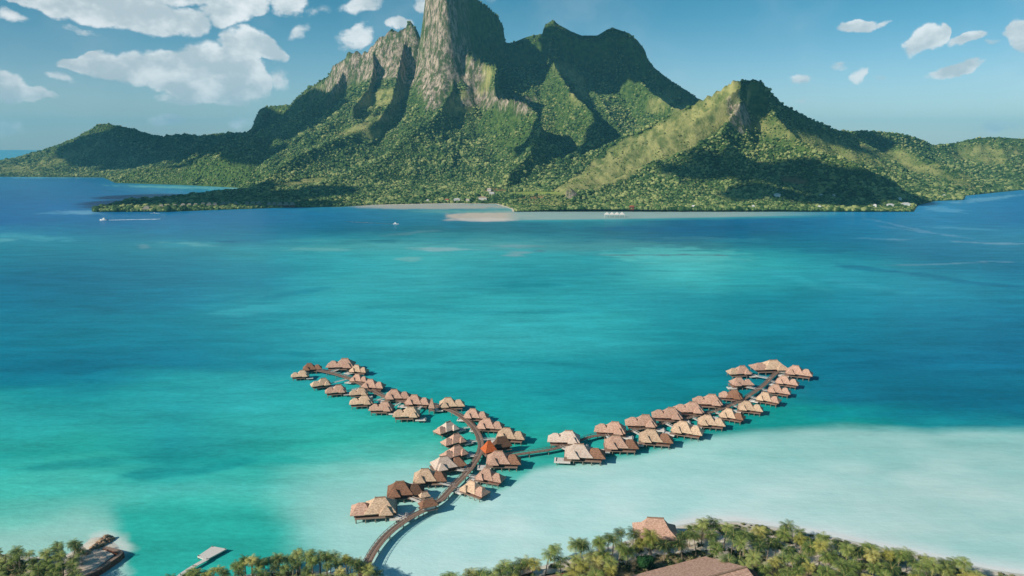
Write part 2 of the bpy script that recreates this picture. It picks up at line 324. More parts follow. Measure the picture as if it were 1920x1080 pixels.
wc = water_color(np.clip(PX, 0, 1920), np.clip(PY, 283, 1100), XX, YY)
me = mesh_np('water', np.stack([XX, YY, 0*XX], -1).reshape(-1, 3), grid_faces(*XX.shape)[:, ::-1].copy() if False else grid_faces(*XX.shape))
set_color(me, 'depth_tint', wc.reshape(-1, 3))
m, t, b = material('lagoon_water', .25, .5)
b.inputs['IOR'].default_value = 1.05
col = t.new('ShaderNodeAttribute', attribute_name='depth_tint').outputs['Color']
oc = t.new('ShaderNodeTexCoord').outputs['Object']
sn = t.noise(t.mapping(oc, (.020, .075, .1), rot=(0, 0, R(4))), 1., 6, .62, .4)
fn = t.noise(t.mapping(oc, (.18, .42, .1)), 1., 5, .65)
k = t.math('ADD', t.math('MULTIPLY', t.math('SUBTRACT', sn, .5), .7), t.math('MULTIPLY', t.math('SUBTRACT', fn, .5), .65))
sepc = t.new('ShaderNodeSeparateColor'); t.put(sepc.inputs[0], col)
k = t.math('MULTIPLY_ADD', k, t.ss(sepc.outputs[0], .02, .45, 1., .22), 1.)
hs = t.new('ShaderNodeHueSaturation'); t.put(hs.inputs['Color'], col); t.put(hs.inputs['Value'], k)
t.put(b.inputs['Base Color'], hs.outputs[0])
bn = t.new('ShaderNodeBump'); bn.inputs['Strength'].default_value = .35; bn.inputs['Distance'].default_value = .35
hh = t.math('ADD', t.noise(t.mapping(oc, (.5, 1.1, 1)), 1., 4, .6), t.math('MULTIPLY', t.noise(t.mapping(oc, (.06, .16, 1)), 1., 3), 2.5))
t.put(bn.inputs['Height'], hh); t.put(b.inputs['Normal'], bn.outputs[0])
WATER = tag(link('water', me, m, smooth=True), kind='structure')
# ------------------------------------------------------------------ island terrain
COAST = [(-900,331),(-300,331),(0,331.5),(193,333),(215,343),(340,347),(473,353.5),(500,359),(450,366),(350,370),(240,377),(180,390),(170,400),(225,400),(290,398.5),(400,394),(550,389),(640,388),(700,385),(830,382),
 (930,383),(958,392),(966,411),(1100,409.5),(1200,408),(1450,403.5),(1550,402),(1640,400),(1715,397),(1722,385),(1755,377),(1808,375),(1812,367),(1870,361),(1920,356),(2400,340)]
cpoly = [tuple(G(a, b)[:2]) for a, b in COAST]+[(5200, 7200), (-7000, 7200)]
def sdf_poly(X, Y, P):
    ins = np.zeros(X.shape, bool); d2 = np.full(X.shape, 1e18)
    for (x0, y0), (x1, y1) in zip(P, P[1:]+P[:1]):
        ex, ey = x1-x0, y1-y0; tt = np.clip(((X-x0)*ex+(Y-y0)*ey)/(ex*ex+ey*ey+1e-9), 0, 1)
        d2 = np.minimum(d2, (X-x0-tt*ex)**2+(Y-y0-tt*ey)**2)
        if y0 != y1: ins ^= ((y0 > Y) != (y1 > Y)) & (X < x0+(Y-y0)*ex/(y1-y0))
    return np.where(ins, np.sqrt(d2), -np.sqrt(d2))
# ridges: (points (px, py, Y, W), cliff height, cliff width, power, roughness)
def rg(pts, W, cliff=0, cw=60, p=1.35, rough=1.):
    out = []
    Ys = [q[2] if len(q) > 2 else None for q in pts]; idx = [i for i, v in enumerate(Ys) if v is not None]
    for i, q in enumerate(pts):
        Y = float(np.interp(i, idx, [Ys[j] for j in idx])); v = Q(q[0], q[1], Y); out.append((v.x, v.y, v.z, q[3] if len(q) > 3 else W))
    return out, cliff, cw, p, rough
RIDGES = [
 rg([(-250,322,4900,250),(-80,314,4900,300),(0,303,4900,350),(40,294),(100,274),(150,252),(180,235),(205,230),(235,235),(270,248,4850),(300,254),(325,251),(345,249),(365,254),(400,252,4700),(417,248),(440,249),(465,246),(474,240,4450)], 620, 0, 60, 1.3),
 rg([(474,240,4450),(479,222,4400),(487,204),(500,198,4300),(545,196,4200),(556,182),(580,162,4050),(615,142,3950),(625,121),(646,110,3800),(652,97),(665,94),(680,96),(690,93),(700,81),(718,63,3720),(730,56),(745,54),(757,53),(761,42),(768,37),(777,43),(784,61),(790,70),(800,72,3650)], 900, 90, 40, 1.5),
 rg([(801,-30,3560),(818,-36,3470),(836,-34,3370),(856,-30,3440),(878,-18,3520),(896,-3,3600),(914,10,3670),(931,24,3730),(941,44,3770),(945,76,3800)], 620, 260, 60, 1.6, .4),
 rg([(945,79,3800),(960,80),(985,70),(995,67),(1017,63),(1022,46),(1037,37),(1048,46),(1070,58),(1090,66),(1120,66),(1140,54),(1150,52),(1180,62),(1195,75),(1208,92),(1212,107),(1226,126,3800),(1260,153),(1290,171),(1310,186,3800),(1400,215,3800),(1500,245,3800)], 800, 90, 60, 1.4, .6),
 rg([(440,262,4450,900),(500,232,4250,1100),(580,205,4000,1300),(650,165,3800,1500),(720,130,3720,1500),(800,135,3620,1500),(880,130,3620,1500),(960,130,3700,1600),(1050,110,3800,1700),(1150,110,3850,1600),(1220,165,3820,1300),(1300,210,3800,1100)], 1500, 0, 60, 1.75, .45),
 rg([(850,70,3400,300),(866,92,3380,300),(884,100,3350,300),(905,112,3330,300),(930,120,3270,250),(926,150,3150,250),(930,180,3050,250),(962,184,2960,260),(984,190,2930,250),(1004,210,2850,300),(1012,240,2720,380),(990,290,2520,350),(950,330,2350,250)], 300, 25, 25, 1.2),
 rg([(845,110,3380,300),(850,160,3250,300),(820,212,3050,350),(760,258,2850,400),(720,298,2700,350),(640,330,2520,300),(560,362,2350,200)], 350, 0, 50, 1.2),
 rg([(760,60,3680,200),(748,120,3500,200),(735,180,3300,250),(712,217,3150,260),(690,232,3080,260),(640,254,2980,260),(590,278,2850,300),(500,318,2650,300),(430,345,2500,200)], 300, 10, 30, 1.2),
 rg([(650,112,3800,250),(620,170,3650,300),(560,232,3500,350),(480,285,3350,350),(400,325,3250,250)], 300, 0, 50, 1.3),
 rg([(700,84,3720,150),(700,120,3620,150),(690,160,3500,200),(660,200,3300,250)], 200, 20, 20, 1.2),
 rg([(1037,50,3700,250),(1040,120,3450,260),(1070,170,3200,300),(1110,210,3000,300),(1120,262,2800,300),(1050,302,2600,300)], 300, 0, 50, 1.3),
 rg([(1150,60,3820,250),(1180,130,3550,300),(1225,172,3320,250),(1262,196,3150,220),(1290,215,3020,250)], 300, 0, 50, 1.3),
 rg([(205,232,4900,300),(180,272,4650,300),(100,308,4500,200)], 300), rg([(400,252,4700,300),(380,290,4420,300),(420,325,4150,250)], 300), rg([(300,254,4800,250),(270,295,4560,250),(280,322,4430,150)], 250),
 rg([(500,200,4250,250),(470,250,4050,300),(430,300,3850,300)], 300),
 # the nearer hill
 rg([(1366,156,2660,220),(1375,148,2650,250),(1395,147,2645,260),(1403,150,2640,260),(1412,142,2640,260),(1425,147,2640,260),(1440,167,2650),(1470,197,2680),(1510,217,2720),(1545,234,2760),(1566,245,2800),(1600,247,3000),(1640,246,3200),(1700,252,3300),(1735,264,3350),(1750,272,3350),(1790,268,3400),(1830,258,3400),(1870,257,3400),(1920,260,3400),(2100,262,3400),(2500,290,3300)], 420, 25, 30, 1.25, .7),
 rg([(1385,150,2650,220),(1366,157,2665,240),(1300,193,2700,260),(1200,241,2700,280),(1100,290,2640,280),(1000,326,2500,220)], 260, 0, 50, 1.1, .5),
 rg([(1390,150,2640,200),(1388,172,2580,200),(1386,198,2520,200),(1362,226,2460,210),(1350,252,2400,220),(1280,280,2330,230),(1200,314,2260,220),(1130,347,2170,180),(1085,368,2090,100)], 220, 12, 20, 1.1, .6),
 rg([(1384,165,2610,200),(1300,226,2530,200),(1200,275,2460,220),(1100,322,2340,220)], 200, 0, 50, 1., .4),
 rg([(1440,172,2640,220),(1452,215,2540,240),(1500,262,2430,260),(1600,304,2310,260),(1680,345,2190,220)], 250, 0, 50, 1.2), rg([(1350,255,2400,260),(1400,298,2260,280),(1430,345,2110,240)], 260, 0, 50, 1.2, .8),
 rg([(1250,300,2300,220),(1270,340,2160,200)], 220), rg([(1040,374,2060,60),(1052,358,2062,55),(1068,350,2060,60),(1085,366,2060,60),(1098,376,2070,70)], 60, 12, 12, 1.2, .5),
 rg([(1640,248,3200,300),(1720,288,2930,300),(1800,322,2760,250),(1850,345,2700,150)], 300), rg([(1870,257,3400,350),(1890,300,3200,300),(1920,335,3120,250)], 300), rg([(1980,262,3400,350),(2050,300,3200,300)], 300),
 rg([(900,340,2560,260),(960,342,2420,240),(1010,352,2300,220),(1060,352,2250,160)], 240), rg([(760,335,2650,260),(820,352,2500,240),(880,362,2400,140)], 240),
 rg([(236,374,2480,130),(300,380,2420,110),(400,380,2380,100),(560,372,2420,160),(700,362,2500,200)], 130, 0, 20, 1.0, .3)]
ud = np.linspace(-.86, .86, 940); Yd = [1900.]
while Yd[-1] < 6000: Yd.append(Yd[-1]+5.0*(Yd[-1]/1900)**1.6)
Yd = np.array(Yd)
IX = ud[None, :]*Yd[:, None]; IY = np.repeat(Yd[:, None], len(ud), 1)
def terrain(X, Y):
    wx = X+(fbm(X/140, Y/140, 3, 60)-.5)*60; wy = Y+(fbm(X/140+31, Y/140, 3, 61)-.5)*60
    best = np.full(X.shape, -50.); frac = np.ones(X.shape); crest = np.full(X.shape, 1e9)
    Lacc = 0
    for pts, cliff, cw, p, rough in RIDGES:
        prev = best; best = np.full(X.shape, -50.)
        pf = frac; frac = np.ones(X.shape); pc = crest; crest = np.full(X.shape, 1e9)
        for (a, b_) in zip(pts, pts[1:]):
            x0, y0, z0, w0 = a; x1, y1, z1, w1 = b_; ex, ey = x1-x0, y1-y0; L = math.hypot(ex, ey)+1e-6
            mw = max(w0, w1)
            tt = np.clip(((X-x0)*ex+(Y-y0)*ey)/(L*L), 0, 1)
            d = np.hypot(X-x0-tt*ex, Y-y0-tt*ey)
            sel = d < mw
            if not sel.any(): Lacc += L; continue
            dd = d[sel]; ts = tt[sel]; xs = wx[sel]; ys = wy[sel]
            # displaced distance: warp grows away from the crest
            zr = z0+(z1-z0)*ts; W = w0+(w1-w0)*ts; q = np.clip(dd/W, 0, 1)
            s = (Lacc+ts*L)
            gul = fbm(s/75+q*.6+(xs+ys)/900, q*1.2+(xs-ys)/1400, 3, 70, ridged=True)
            gul2 = fbm(s/28+q*.4, (xs-ys)/300, 2, 90, ridged=True)
            prof = (1-q)**p
            cl = np.minimum(cliff, zr*.6)*(.8+.4*gul2); hh_ = zr-cl*np.clip(np.maximum(dd-5, 0)/(cw*(.7+.6*gul)), 0, 1)**.8
            base = np.maximum(zr-cl, 5)
            hh_ = hh_-base*(1-prof)
            hh_ -= rough*(1-gul)*base*.30*np.sin(np.pi*np.clip(q, 0, 1)**.7)*1.0
            hh_ -= rough*(1-gul2)*base*.10*np.clip(q*6, 0, 1)*(1-q)
            bs = best[sel]; up = hh_ > bs
            bs = np.where(up, hh_, bs); best[sel] = bs
            fr = frac[sel]; fr = np.where(up, q, fr); frac[sel] = fr
            cs = crest[sel]; cs = np.where(up, dd, cs); crest[sel] = cs
            Lacc += L
        kk = 34.; df = np.abs(prev-best); up = best > prev
        frac = np.where(up, frac, pf); crest = np.where(up, crest, pc)
        best = np.maximum(prev, best)+np.where((best > 0)&(prev > 0), np.maximum(kk-df, 0)**2/(4*kk)*np.clip(crest/60, 0, 1), 0)
    return best, frac, crest
TH, TF, TCR = terrain(IX, IY)
cd = sdf_poly(IX, IY, cpoly)
low = 1.2+np.clip(cd, 0, 600)*.035*(.6+.8*fbm(IX/160, IY/160, 3, 77))
n = fbm(IX/60, IY/60, 4, 80)-.5
TH = TH+(n*34*np.clip(TCR/80, .04, 1)+(fbm(IX/170, IY/170, 3, 81)-.5)*80*np.clip(TCR/160, 0, 1))*np.clip(TH/120, 0, 1)
TH = np.maximum(TH*sst(cd, 0, 90)**.8, 0)
TH = np.sqrt(TH**2+low**2)*sst(cd, -2, 12)-4*(1-sst(cd, -14, 4))
gx = np.gradient(TH, axis=1)/np.gradient(IX, axis=1); gy = np.gradient(TH, axis=0)/np.gradient(IY, axis=0)
slope = np.hypot(gx, gy)
IPX, IPY = proj(IX, IY, TH)
nz = fbm(IX/35, IY/35, 4, 85)-.5; nz2 = fbm(IX/9, IY/9, 3, 86)-.5
def reg(cx, cy, rx, ry, rot=0, s=.8): return 1-sst(blob(IPX, IPY, cx, cy, rx, ry, rot)+nz*s, .75, 1.1)
rock = np.zeros_like(TH); grass = np.zeros_like(TH); near = (IY < 4000)
for a in [(826,50,32,110,0),(852,125,22,55,-25),(890,145,20,42,-10),(735,95,52,50,0),(680,115,30,30,-20),(640,140,18,30,0),(770,120,24,45,0),(810,150,24,60,0),(985,195,30,18,0),(905,188,40,14,8),(618,158,10,14,0),(705,125,40,30,0),(945,190,20,10,0),(1068,362,18,8,0),(702,138,10,8,0)]:
    rock = np.maximum(rock, reg(*a)*sst(slope+nz*1.2, .55, 1.15))
rock *= (IY > 2800)*near
rock = np.maximum(rock, reg(1068, 364, 16, 9)*(IY < 2120)*(IPX > 1062))
rock = np.maximum(rock, reg(1385, 215, 22, 32, 20)*sst(slope, .5, 1.)*(IY < 2700)*.8)
rock = np.maximum(rock, sst(slope+nz*.7, 2.2, 3.2)*.3*(IY > 3000)*(IPX < 880))
for a in [(702,222,26,8,10),(670,240,45,7,22),(1240,192,34,12,25),(1275,205,22,7,30),(715,185,50,16,10),(880,185,45,22,25),(900,140,30,25,0),(700,250,20,12,0),(1070,140,40,14,-30),(1085,175,16,22,-25),(560,345,60,8,8),(620,355,60,6,2)]:
    grass = np.maximum(grass, reg(*a)*.8*(IY > 2500))
fa = (IY < 2760)
for a in [(1300,235,130,36,31),(1190,290,140,32,29),(1375,180,30,45,20),(1100,338,70,16,25)]:
    grass = np.maximum(grass, (1-sst(blob(IPX, IPY, *a)+nz*.5, .85, 1.05))*fa)
nearspur = np.interp(IPX, [1085,1130,1200,1280,1350,1362,1386,1390], [372,350,318,284,256,232,204,150])
grass *= np.where(fa & (IPX > 1080) & (IPX < 1400), 1-sst(IPY-nearspur+nz*26, 0, 16), 1)
for a in [(1020,388,62,20,0),(1560,275,120,16,-20),(1720,312,120,14,-18),(1450,240,50,18,-10),(1850,290,60,20,0),(30,320,50,10,0),(130,290,90,8,20)]:
    grass = np.maximum(grass, reg(*a, 1.4)*.55)  # dry scrub; right of the peak the paler grass paints a sunlit band
earth = .6*np.maximum(reg(928, 358, 22, 5, 0, 1.6), reg(1010, 370, 20, 4, 0, 1.6))*(IY < 2500)
earth = np.maximum(earth, .7*reg(1485, 338, 30, 8, -10)*(IY < 2500))
sand = (1-sst(cd, 5, 11))*((IPX > 640) & (IPX < 1440))*sst(IPX, 640, 720)*(1-sst(IPX, 1380, 1560))
fields = reg(1000, 362, 60, 3.5, 0, .5)*(IY < 2500)
FO_MASK = np.clip(1-np.maximum.reduce([rock*1.3, grass*.93, earth, sand*2, fields]), 0, 1)*sst(cd, 3, 9)
keep = cd > -70
idx = -np.ones(TH.size, int)
fc = grid_faces(*TH.shape); kf = keep.ravel()[fc].any(1); fc = fc[kf]
used = np.unique(fc); idx[used] = np.arange(len(used)); fc = idx[fc]
V = np.stack([IX, IY, TH], -1).reshape(-1, 3)[used]
me = mesh_np('island', V, fc)
set_color(me, 'cover', np.stack([rock, grass, earth], -1).reshape(-1, 3)[used])
set_color(me, 'cover_b', np.stack([sand, fields, FO_MASK], -1).reshape(-1, 3)[used])
m, t, b = material('island_ground', .95, .1)
a1 = t.new('ShaderNodeSeparateColor'); t.put(a1.inputs[0], t.new('ShaderNodeAttribute', attribute_name='cover').outputs['Color'])
a2 = t.new('ShaderNodeSeparateColor'); t.put(a2.inputs[0], t.new('ShaderNodeAttribute', attribute_name='cover_b').outputs['Color'])
oc = t.new('ShaderNodeTexCoord').outputs['Object']
nA = t.noise(oc, .05, 6, .65); nB = t.noise(t.mapping(oc, (.07, .07, .03)), 1, 8, .75)
green = t.mix(t.ss(nA, .35, .65), hexl('2a461e'), hexl('586c36'))
grs = t.mix(t.ss(t.noise(t.mapping(oc, (.03, .012, .02)), 1, 6, .7), .36, .62), hexl('5f6c3a'), hexl('a09c62'))
rck = t.mix(t.ss(nB, .36, .62), hexl('5c554c'), hexl('c6b29c'))
rck = t.mix(t.ss(t.noise(t.mapping(oc, (.05, .05, .02), loc=(7, 3, 1)), 1, 6, .75), .44, .58), rck, hexl('46552e'))
c = t.mix(t.math('MULTIPLY', a1.outputs[1], 1.2, clamp=True), green, grs)
c = t.mix(a1.outputs[2], c, hexl('9c7350')); c = t.mix(a2.outputs[1], c, hexl('86934a')); c = t.mix(a2.outputs[0], c, hexl('cbbfa8'))
c = t.mix(t.math('MULTIPLY', a1.outputs[0], 1.2, clamp=True), c, rck)
t.put(b.inputs['Base Color'], c)
bn = t.new('ShaderNodeBump'); bn.inputs['Strength'].default_value = .8; bn.inputs['Distance'].default_value = 9
t.put(bn.inputs['Height'], t.math('ADD', t.math('MULTIPLY', nB, a1.outputs[0]), t.math('MULTIPLY', t.noise(oc, .12, 6, .7), .7))); t.put(b.inputs['Normal'], bn.outputs[0])
ISL = tag(link('island', me, m, smooth=True), kind='structure')
# ------------------------------------------------------------------ scattered crowns (uncountable forest), instanced by geometry nodes
def lump(name, sub, seed, sq=.8, amp=.35, fr=1.6, cut=-.35):
    bm = bmesh.new(); bmesh.ops.create_icosphere(bm, subdivisions=sub, radius=1)
    rr = random.Random(seed); offs = [Vector((rr.uniform(-1, 1), rr.uniform(-1, 1), rr.uniform(-.2, 1))).normalized() for _ in range(9)]
    for v in bm.verts:
        n_ = v.co.normalized(); k = max(max(0, n_.dot(o)-.62)/.38 for o in offs)
        v.co = n_*(.72+amp*k+rr.uniform(-.07, .07)); v.co.z *= sq
        if v.co.z < cut: v.co.z = cut
    me = bpy.data.meshes.new(name); bm.to_mesh(me); bm.free(); return me
def leafball(name, n, seed, size=.22, sq=.8):
    rr = random.Random(seed); mb = MB()
    lob = [(Vector((rr.uniform(-.55, .55), rr.uniform(-.55, .55), rr.uniform(0, .45))), rr.uniform(.35, .6)) for _ in range(7)]
    for _ in range(n):
        c_, r_ = rr.choice(lob); d = Vector((rr.gauss(0, 1), rr.gauss(0, 1), rr.gauss(0, 1))).normalized()
        p = c_+d*r_*rr.uniform(.7, 1.05); p.z *= sq; p.z = max(p.z, -.1)
        a = (d+Vector((rr.uniform(-.6, .6), rr.uniform(-.6, .6), rr.uniform(-.3, .6)))).normalized().orthogonal().normalized(); b2 = d.cross(a).normalized()*rr.uniform(.5, 1)
        s = size*rr.uniform(.6, 1.3)
        mb.add([p-a*s, p-b2*s*.5, p+a*s, p+b2*s*.5], [(0, 1, 2, 3)])
    return mb.mesh(name)
def foliage_mat(name, dark, mid, light, scale=.02, rndv=.35, rough=.8, bump=0):
    m, t, b = material(name, rough, .15)
    g = t.new('ShaderNodeNewGeometry').outputs['Position']; r = t.new('ShaderNodeObjectInfo').outputs['Random']
    f = t.math('ADD', t.math('MULTIPLY', t.math('SUBTRACT', r, .5), .7), t.noise(g, scale, 4, .6))
    c = t.mix(t.ss(f, .25, .52), hexl(dark), hexl(mid)); c = t.mix(t.ss(f, .50, .85), c, hexl(light))
    t.put(b.inputs['Base Color'], c); return m
def scatter(name, pts, scl, protos, mats, label, cat, seed=1):
    """one object: points + a geometry-node tree placing the crown meshes on them"""
    n = len(pts); me = bpy.data.meshes.new(name); me.vertices.add(n); me.vertices.foreach_set('co', np.asarray(pts, np.float32).ravel())
    a = me.attributes.new('size', 'FLOAT_VECTOR', 'POINT'); a.data.foreach_set('vector', np.asarray(scl, np.float32).ravel())
    rg_ = np.random.default_rng(seed)
    a = me.attributes.new('turn', 'FLOAT_VECTOR', 'POINT'); v = np.zeros((n, 3), np.float32); v[:, 2] = rg_.random(n)*6.28; v[:, :2] = rg_.normal(0, .12, (n, 2)); a.data.foreach_set('vector', v.ravel())
    a = me.attributes.new('pick', 'INT', 'POINT'); a.data.foreach_set('value', rg_.integers(0, len(protos), n).astype(np.int32))
    o = link(name, me)
    g = bpy.data.node_groups.new(name+'_nodes', 'GeometryNodeTree')
    g.interface.new_socket('Geometry', in_out='INPUT', socket_type='NodeSocketGeometry'); g.interface.new_socket('Geometry', in_out='OUTPUT', socket_type='NodeSocketGeometry')
    N = g.nodes; L = g.links; gi = N.new('NodeGroupInput'); go = N.new('NodeGroupOutput')
    join = N.new('GeometryNodeJoinGeometry')
    for pm in reversed(protos):
        po = bpy.data.objects.new(pm.name, pm); 
        if not pm.materials: pm.materials.append(mats)
        oi = N.new('GeometryNodeObjectInfo'); oi.inputs['Object'].default_value = po; oi.inputs['As Instance'].default_value = True
        L.new(oi.outputs['Geometry'], join.inputs[0])
    ip = N.new('GeometryNodeInstanceOnPoints'); L.new(gi.outputs[0], ip.inputs['Points']); L.new(join.outputs[0], ip.inputs['Instance'])
    ip.inputs['Pick Instance'].default_value = True
    for nm, typ, sock in (('size', 'FLOAT_VECTOR', 'Scale'), ('turn', 'FLOAT_VECTOR', 'Rotation'), ('pick', 'INT', 'Instance Index')):
        na = N.new('GeometryNodeInputNamedAttribute'); na.data_type = typ; na.inputs['Name'].default_value = nm
        L.new(na.outputs['Attribute'], ip.inputs[sock])
    L.new(ip.outputs[0], go.inputs[0])
    md = o.modifiers.new('scatter', 'NODES'); md.node_group = g
    tag(o, kind='stuff'); return o
def sample_grid(A, X, Y):                   # bilinear look-up on the island grid
    r = np.interp(Y, Yd, np.arange(len(Yd))); c = np.interp(X/Y, ud, np.arange(len(ud)))
    i = np.clip(r.astype(int), 0, len(Yd)-2); j = np.clip(c.astype(int), 0, len(ud)-2); f = r-i; g = c-j
    return (A[i, j]*(1-g)+A[i, j+1]*g)*(1-f)+(A[i+1, j]*(1-g)+A[i+1, j+1]*g)*f
NT_ = 340000
cy = 1900+(5000-1900)*rng.random(NT_)**1.5; cx = (rng.random(NT_)*1.56-.78)*cy
fm = sample_grid(FO_MASK, cx, cy); cz = sample_grid(TH, cx, cy)
# density ~ constant per area near, thinner far
dn = np.clip(fm, 0, 1)**1.2
ok = (rng.random(NT_) < dn) & (cz > .8)
hx, hy = proj(cx, cy, cz); ok &= (hx > -60) & (hx < 1980)
gsc = sample_grid(gx, cx, cy)*0; gf = sample_grid(gy, cx, cy); ok &= (np.abs(gf) < 2.2)
cx, cy, cz = cx[ok], cy[ok], cz[ok]; lowl = cz < 25
sz = (2.7+3.0*rng.random(len(cx))**2)*(1+.12*(cy-1900)/1500)*(.55+.75*fbm(cx/90, cy/90, 2, 95))
sz *= np.where(rng.random(len(sz)) < .06, 1.7, 1.)
sz *= np.clip(sample_grid(FO_MASK, cx, cy)*1.2, .45, 1)
fmat = foliage_mat('forest_leaves', '27421f', '506838', '8f945a', .009)
protos = [lump('forest_crown', 3, i, .82, .38) for i in range(6)]
scatter('forest', np.stack([cx, cy, cz+sz*.25], -1), np.stack([sz, sz, sz*(.8+.5*rng.random(len(sz)))], -1), protos, fmat, None, None)
# grass tussocks / scrub dots on the open slopes
n_ = 22000; sy_ = 2050+750*rng.random(n_); sx_ = (rng.random(n_)*.5+.05)*sy_
ok = (sample_grid(grass, sx_, sy_) > .3)&(fbm(sx_/40, sy_/40, 2, 97) > .55)&(rng.random(n_) < .55); sx_, sy_ = sx_[ok], sy_[ok]; sz_ = sample_grid(TH, sx_, sy_); s_ = 1.6+2.6*rng.random(len(sx_))**2
smat = foliage_mat('scrub_leaves', '33481f', '5a6a30', '87904a', .03)
scatter('scrub', np.stack([sx_, sy_, sz_], -1), np.stack([s_, s_, s_*.8], -1), [lump('scrub_clump', 2, 40+i) for i in range(3)], smat, None, None)
# ------------------------------------------------------------------ unseen clouds out of frame, added and shaped to shade parts of the island
cmat, t, b = material('shade_cloud_white', 1, 0); b.inputs['Base Color'].default_value = (.9, .9, .9, 1)
def shade_cloud(pts, alt, seed):
    rr = random.Random(seed); bm = bmesh.new()
    for (px, py, Y, r) in pts:
        P = Q(px, py, Y); L = (alt-P.z)/TOSUN.z; c_ = P+TOSUN*L
        for k in range(3):
            q = c_+Vector((rr.uniform(-.3, .3)*r, rr.uniform(-.3, .3)*r, rr.uniform(0, .3)*r)); s = r*rr.uniform(.75, 1.)
            mm = Matrix.Translation(q) @ Matrix.Diagonal((s, s, s*.55, 1))
            bmesh.ops.create_icosphere(bm, subdivisions=3, radius=1, matrix=mm)
    for v in bm.verts: v.co += Vector((rr.uniform(-1, 1), rr.uniform(-1, 1), rr.uniform(-1, 1)))*9
    me = bpy.data.meshes.new('shade_cloud'); bm.to_mesh(me); bm.free()
    return tag(link('shade_cloud', me, cmat, smooth=True), kind='structure')
SHADE_CLOUDS = [
 [(150,290,4650,230),(220,280,4600,260),(320,295,4500,260),(420,290,4400,260),(480,270,4100,260),(530,245,3700,240),(560,215,3900,170),(500,310,3200,150),(420,320,3500,200),(300,318,4450,200),(600,225,3600,120),(580,190,3850,130),(530,225,4000,200),(450,270,4200,220),(500,290,3700,190),(550,270,3600,170),(600,250,3550,130),(635,215,3600,95),(400,300,4000,220),(480,240,4200,200),(560,240,3700,150),(450,300,3800,200),(620,185,3750,90),(380,275,4400,220),(190,308,4550,150),(250,318,4450,160),(330,325,4350,170),(400,325,4250,190),(460,325,4000,190),(510,325,3500,150)],
 [(1015,125,3600,60),(1040,90,3700,90),(1100,130,3600,150),(1160,140,3600,140),(1060,95,3700,150),(1120,110,3650,170),(1180,120,3650,160),(1240,170,3700,130),(1140,85,3780,120),(1285,195,3600,100)],
 [(1270,325,2230,60),(1340,300,2260,90),(1420,310,2230,130),(1500,330,2200,120),(1600,350,2180,120),(1660,372,2150,80),(1400,365,2080,80),(1500,372,2060,80),(1600,380,2070,90),(1480,300,2330,70)],
 [(255,385,2250,100),(330,385,2250,130),(420,383,2250,130),(510,380,2250,120),(590,375,2300,100),(280,375,2480,120),(380,373,2480,120),(480,370,2480,120)]+[(x_, 391-(x_-200)*.012, 2085, 62) for x_ in range(205, 600, 32)],
 [(1050,270,2750,110),(1000,275,2700,90),(1110,250,2850,90)],
 [(1430,205,2600,50),(1450,190,2650,50),(1480,215,2680,60),(1520,240,2740,60),(1570,258,2850,60),(1640,265,3100,90),(1700,275,3120,70)]]
for i, cpts in enumerate(SHADE_CLOUDS): shade_cloud(cpts, 1500+60*i, i)
#@@PART2
# ------------------------------------------------------------------ materials of built things
M = {}
M['thatch_pink'] = noisy('thatch_pink', '9c7866', 'd0aa94', 1.2, .95, .05, .6, 5, (1, 1, 3), .12)
M['thatch_tan'] = noisy('thatch_tan', 'a48870', 'dcbc9e', 1.2, .95, .05, .6, 5, (1, 1, 3), .12)
M['thatch_brown'] = noisy('thatch_brown', '745242', '9e765e', 1.2, .95, .05, .6, 5, (1, 1, 3), .12)  # brown thatch; on bungalow wings its tone paints the shaded side
M['thatch_pale'] = noisy('thatch_pale', 'b89e8c', 'dcc8b8', 1.2, .95, .05, .6, 5, (1, 1, 3), .08)
M['thatch_orange'] = noisy('thatch_orange', 'a4502c', 'cc6c3c', 1.5, .85, .1, .4)
M['thatch_dark'] = noisy('thatch_dark', '4f3a30', '6d5343', 1.2, .95, .05, .6, 5, (1, 1, 3), .1)  # dark thatch; on wings and the hall end it paints shade
M['cap'] = noisy('ridge_cap_straw', '866a58', 'a88c76', 2, .9, .05, .2)
M['wall'] = noisy('wall_boards', '5c3428', '7c4c3c', 2, .8, .1, .2, 6, (1, 1, .3))
M['wood'] = noisy('deck_planks', '7a6458', 'a08878', 2.5, .8, .1, .3, 6, (6, 1, 1))
M['rail'] = noisy('railing_wood', '6a4c40', '8f6c5c', 3, .8, .1, .1)
M['pale'] = noisy('bleached_boards', 'bdb4aa', 'e0dad2', 2, .7, .2, .2, 6, (6, 1, 1))
M['pile'] = noisy('pile_wood', '6b6458', '9a9284', 2, .9, .1, .2)
M['white'] = noisy('white_paint', 'd6d6d2', 'ecebe6', 1, .5, .3, .1)
M['glass'] = material('window_glass', .1, .5)[0]; M['glass'].node_tree.nodes['Principled BSDF'].inputs['Base Color'].default_value = (.05, .08, .09, 1)
M['rock'] = noisy('shore_rock', '6e5646', 'b89a7c', .8, .95, .1, .8)
M['stone'] = noisy('seawall_stone', '5c3a30', '84594a', .8, .9, .1, .6)
M['trunk'] = noisy('palm_trunk', '6f6354', '9c8f7c', 1.5, .95, .05, .3)
M['pave'] = noisy('paved_sand', 'b8a492', 'd8c8b6', .25, .95, .05, .3)
M['metalroof'] = noisy('pale_roof', 'b8b4ae', 'd6d2cc', .5, .6, .2, .1)
M['redroof'] = noisy('red_roof', '9a4a34', 'b86a4c', .5, .7, .1, .2)
